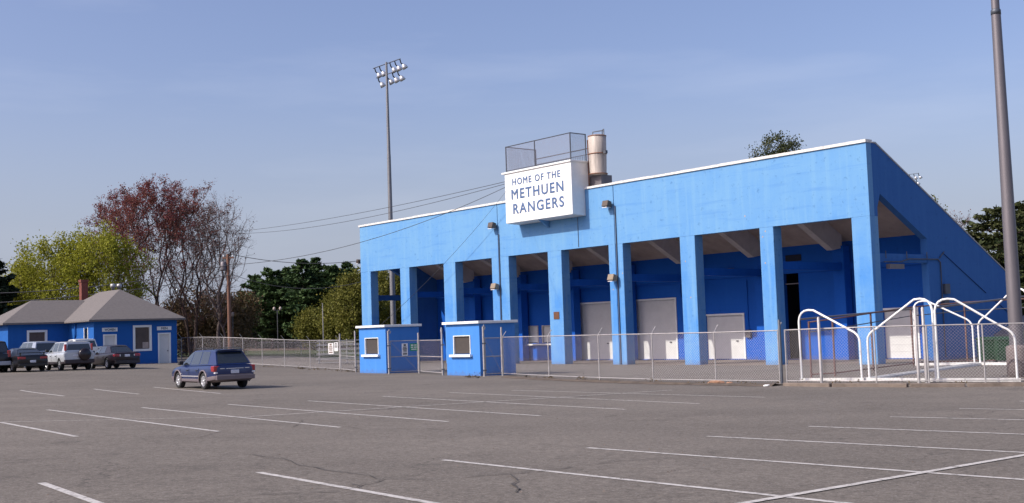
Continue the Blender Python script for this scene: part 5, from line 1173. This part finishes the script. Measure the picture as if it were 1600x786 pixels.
for i, (x, D, yt, wd, lb) in enumerate(((528, 148, 460, 50, 'olive green tree in front of the pines'), (556, 142, 432, 66, 'olive green tree left of the stand'), (602, 150, 418, 78, 'olive green tree seen through the first bay of the stand'), (645, 155, 425, 80, 'olive green tree seen through the second bay of the stand'), (492, 160, 488, 40, 'low olive tree under the pines'))):
    tree('young_tree', lb, x, D, yt, M['leaf_olive'], 50+i, wd, 3, 170, 14000, .15, .4, 1.1, .08, .014, .5, group='olive trees left of the stand')
tree('pine_tree', 'rounded pine top rising above the roof line of the stand', 1231, 118, 219, M['leaf_pine2'], 70, 92, 1, 420, 26000, .11, .3, .9, .45, .014, .55, twigs=5)
pine('dark pine with drooping boughs behind the grey mast at the right', 1570, 105, 322, 71, .36, 'leaf_pine2', .1, .8, None, lsz=.26)
pine('second dark pine at the right edge behind the grey mast', 1612, 112, 318, 72, .34, 'leaf_pine2', .1, 1.2, None, lsz=.3)
tree('budding_tree', 'thin budding tree above the sloping end wall, the left of two', 1470, 120, 312, M['leaf_olive'], 81, 46, 2, 130, 2600, .12, .15, .9, .4, .012, .7)
tree('budding_tree', 'thin bare tree above the sloping end wall, beside the dark pine', 1512, 118, 334, M['leaf_rusty'], 82, 70, 3, 240, 1800, .08, .12, .9, .3, .012, .65, bark='barkgrey')
# far wood all round
g_ = np.random.default_rng(3); pts = []
for k in range(560):
    a = g_.uniform(-1.15, 1.15); D = g_.uniform(215, 330)/max(.5, math.cos(a)*.5+.5); c = np.array([math.sin(a)*D, math.cos(a)*D*.95, 0])
    if abs(c[0]) < 400: 
        hh = g_.uniform(5, 10); n = 130; d_ = g_.normal(size=(n, 3)); d_ /= np.linalg.norm(d_, axis=1)[:, None]
        pts.append(c+np.array([0, 0, hh*.5-1])+d_*np.array([hh*.6, hh*.6, hh*.55])*g_.uniform(.5, 1, (n, 1)))
wd_ = leaf_mesh('distant_wood', np.concatenate(pts), .75, M['leaf_dark'], None, .2, .7, 4); tag(wd_, 'low dark wood far off along the horizon', 'wood', kind='stuff')
# dark understorey below the pines
g_ = np.random.default_rng(9); pts = []
for k in range(70):
    c = np.array(at(g_.uniform(300, 760), 520, g_.uniform(186, 215))); c[2] = 0; hh = g_.uniform(3, 6); n = 200; d_ = g_.normal(size=(n, 3)); d_ /= np.linalg.norm(d_, axis=1)[:, None]
    pts.append(c+np.array([0, 0, hh*.4])+d_*np.array([hh*.8, hh*.6, hh*.6])*g_.uniform(.5, 1, (n, 1)))
us = leaf_mesh('understorey', np.concatenate(pts), .5, M['leaf_dark'], None, .1, .7, 5); tag(us, 'dark undergrowth below the pine row', 'undergrowth', kind='stuff')
# small stones and grit on the asphalt
rnd = random.Random(77); m = MB()
for k in range(420):
    D = rnd.uniform(6, 45)**1.0; xx = rnd.uniform(-.46, .46)*D; z = G(xx, D); s = rnd.uniform(.006, .02)
    m.add([(xx-s, D-s, z), (xx+s, D-s*.6, z), (xx+s*.5, D+s, z), (xx, D, z+s*.9)], [(0, 1, 3), (1, 2, 3), (2, 0, 3)])
gr = m.build('grit', M['kerb']); tag(gr, 'loose grit scattered over the asphalt', 'grit', kind='stuff')

# weeds and dead leaves along the foot of the fences and booths
g_ = np.random.default_rng(21); pts = []
edge = [gnd(x, y) for x, y in ((700, 588), (751, 591), (800, 590), (858, 592.5), (937, 595.8), (1021, 598.6), (1119, 600.3), (1222, 601.8), (1330, 602.3), (1452, 602), (1640, 600.5))]+[]
for line in (edge, [gnd(x, y) for x, y in ((560, 582), (531, 580), (485, 577.5), (445, 575), (380, 571.5), (317, 568.5))]):
    for a, b in zip(line[:-1], line[1:]):
        for k in range(int((b-a).length*1.3)):
            c = a.lerp(b, g_.uniform()); n = int(g_.integers(6, 34)); hh = g_.uniform(.02, .16)
            q = np.array(c)+np.c_[g_.normal(size=n)*.14, g_.normal(size=n)*.10, np.abs(g_.normal(size=n))*hh*.6+.02]; pts.append(q)
wd2 = leaf_mesh('weeds', np.concatenate(pts), .045, M['leaf_brown'], None, .1, .4, 6); tag(wd2, 'sparse weeds and dead leaves along the foot of the fences', 'weeds', kind='stuff')
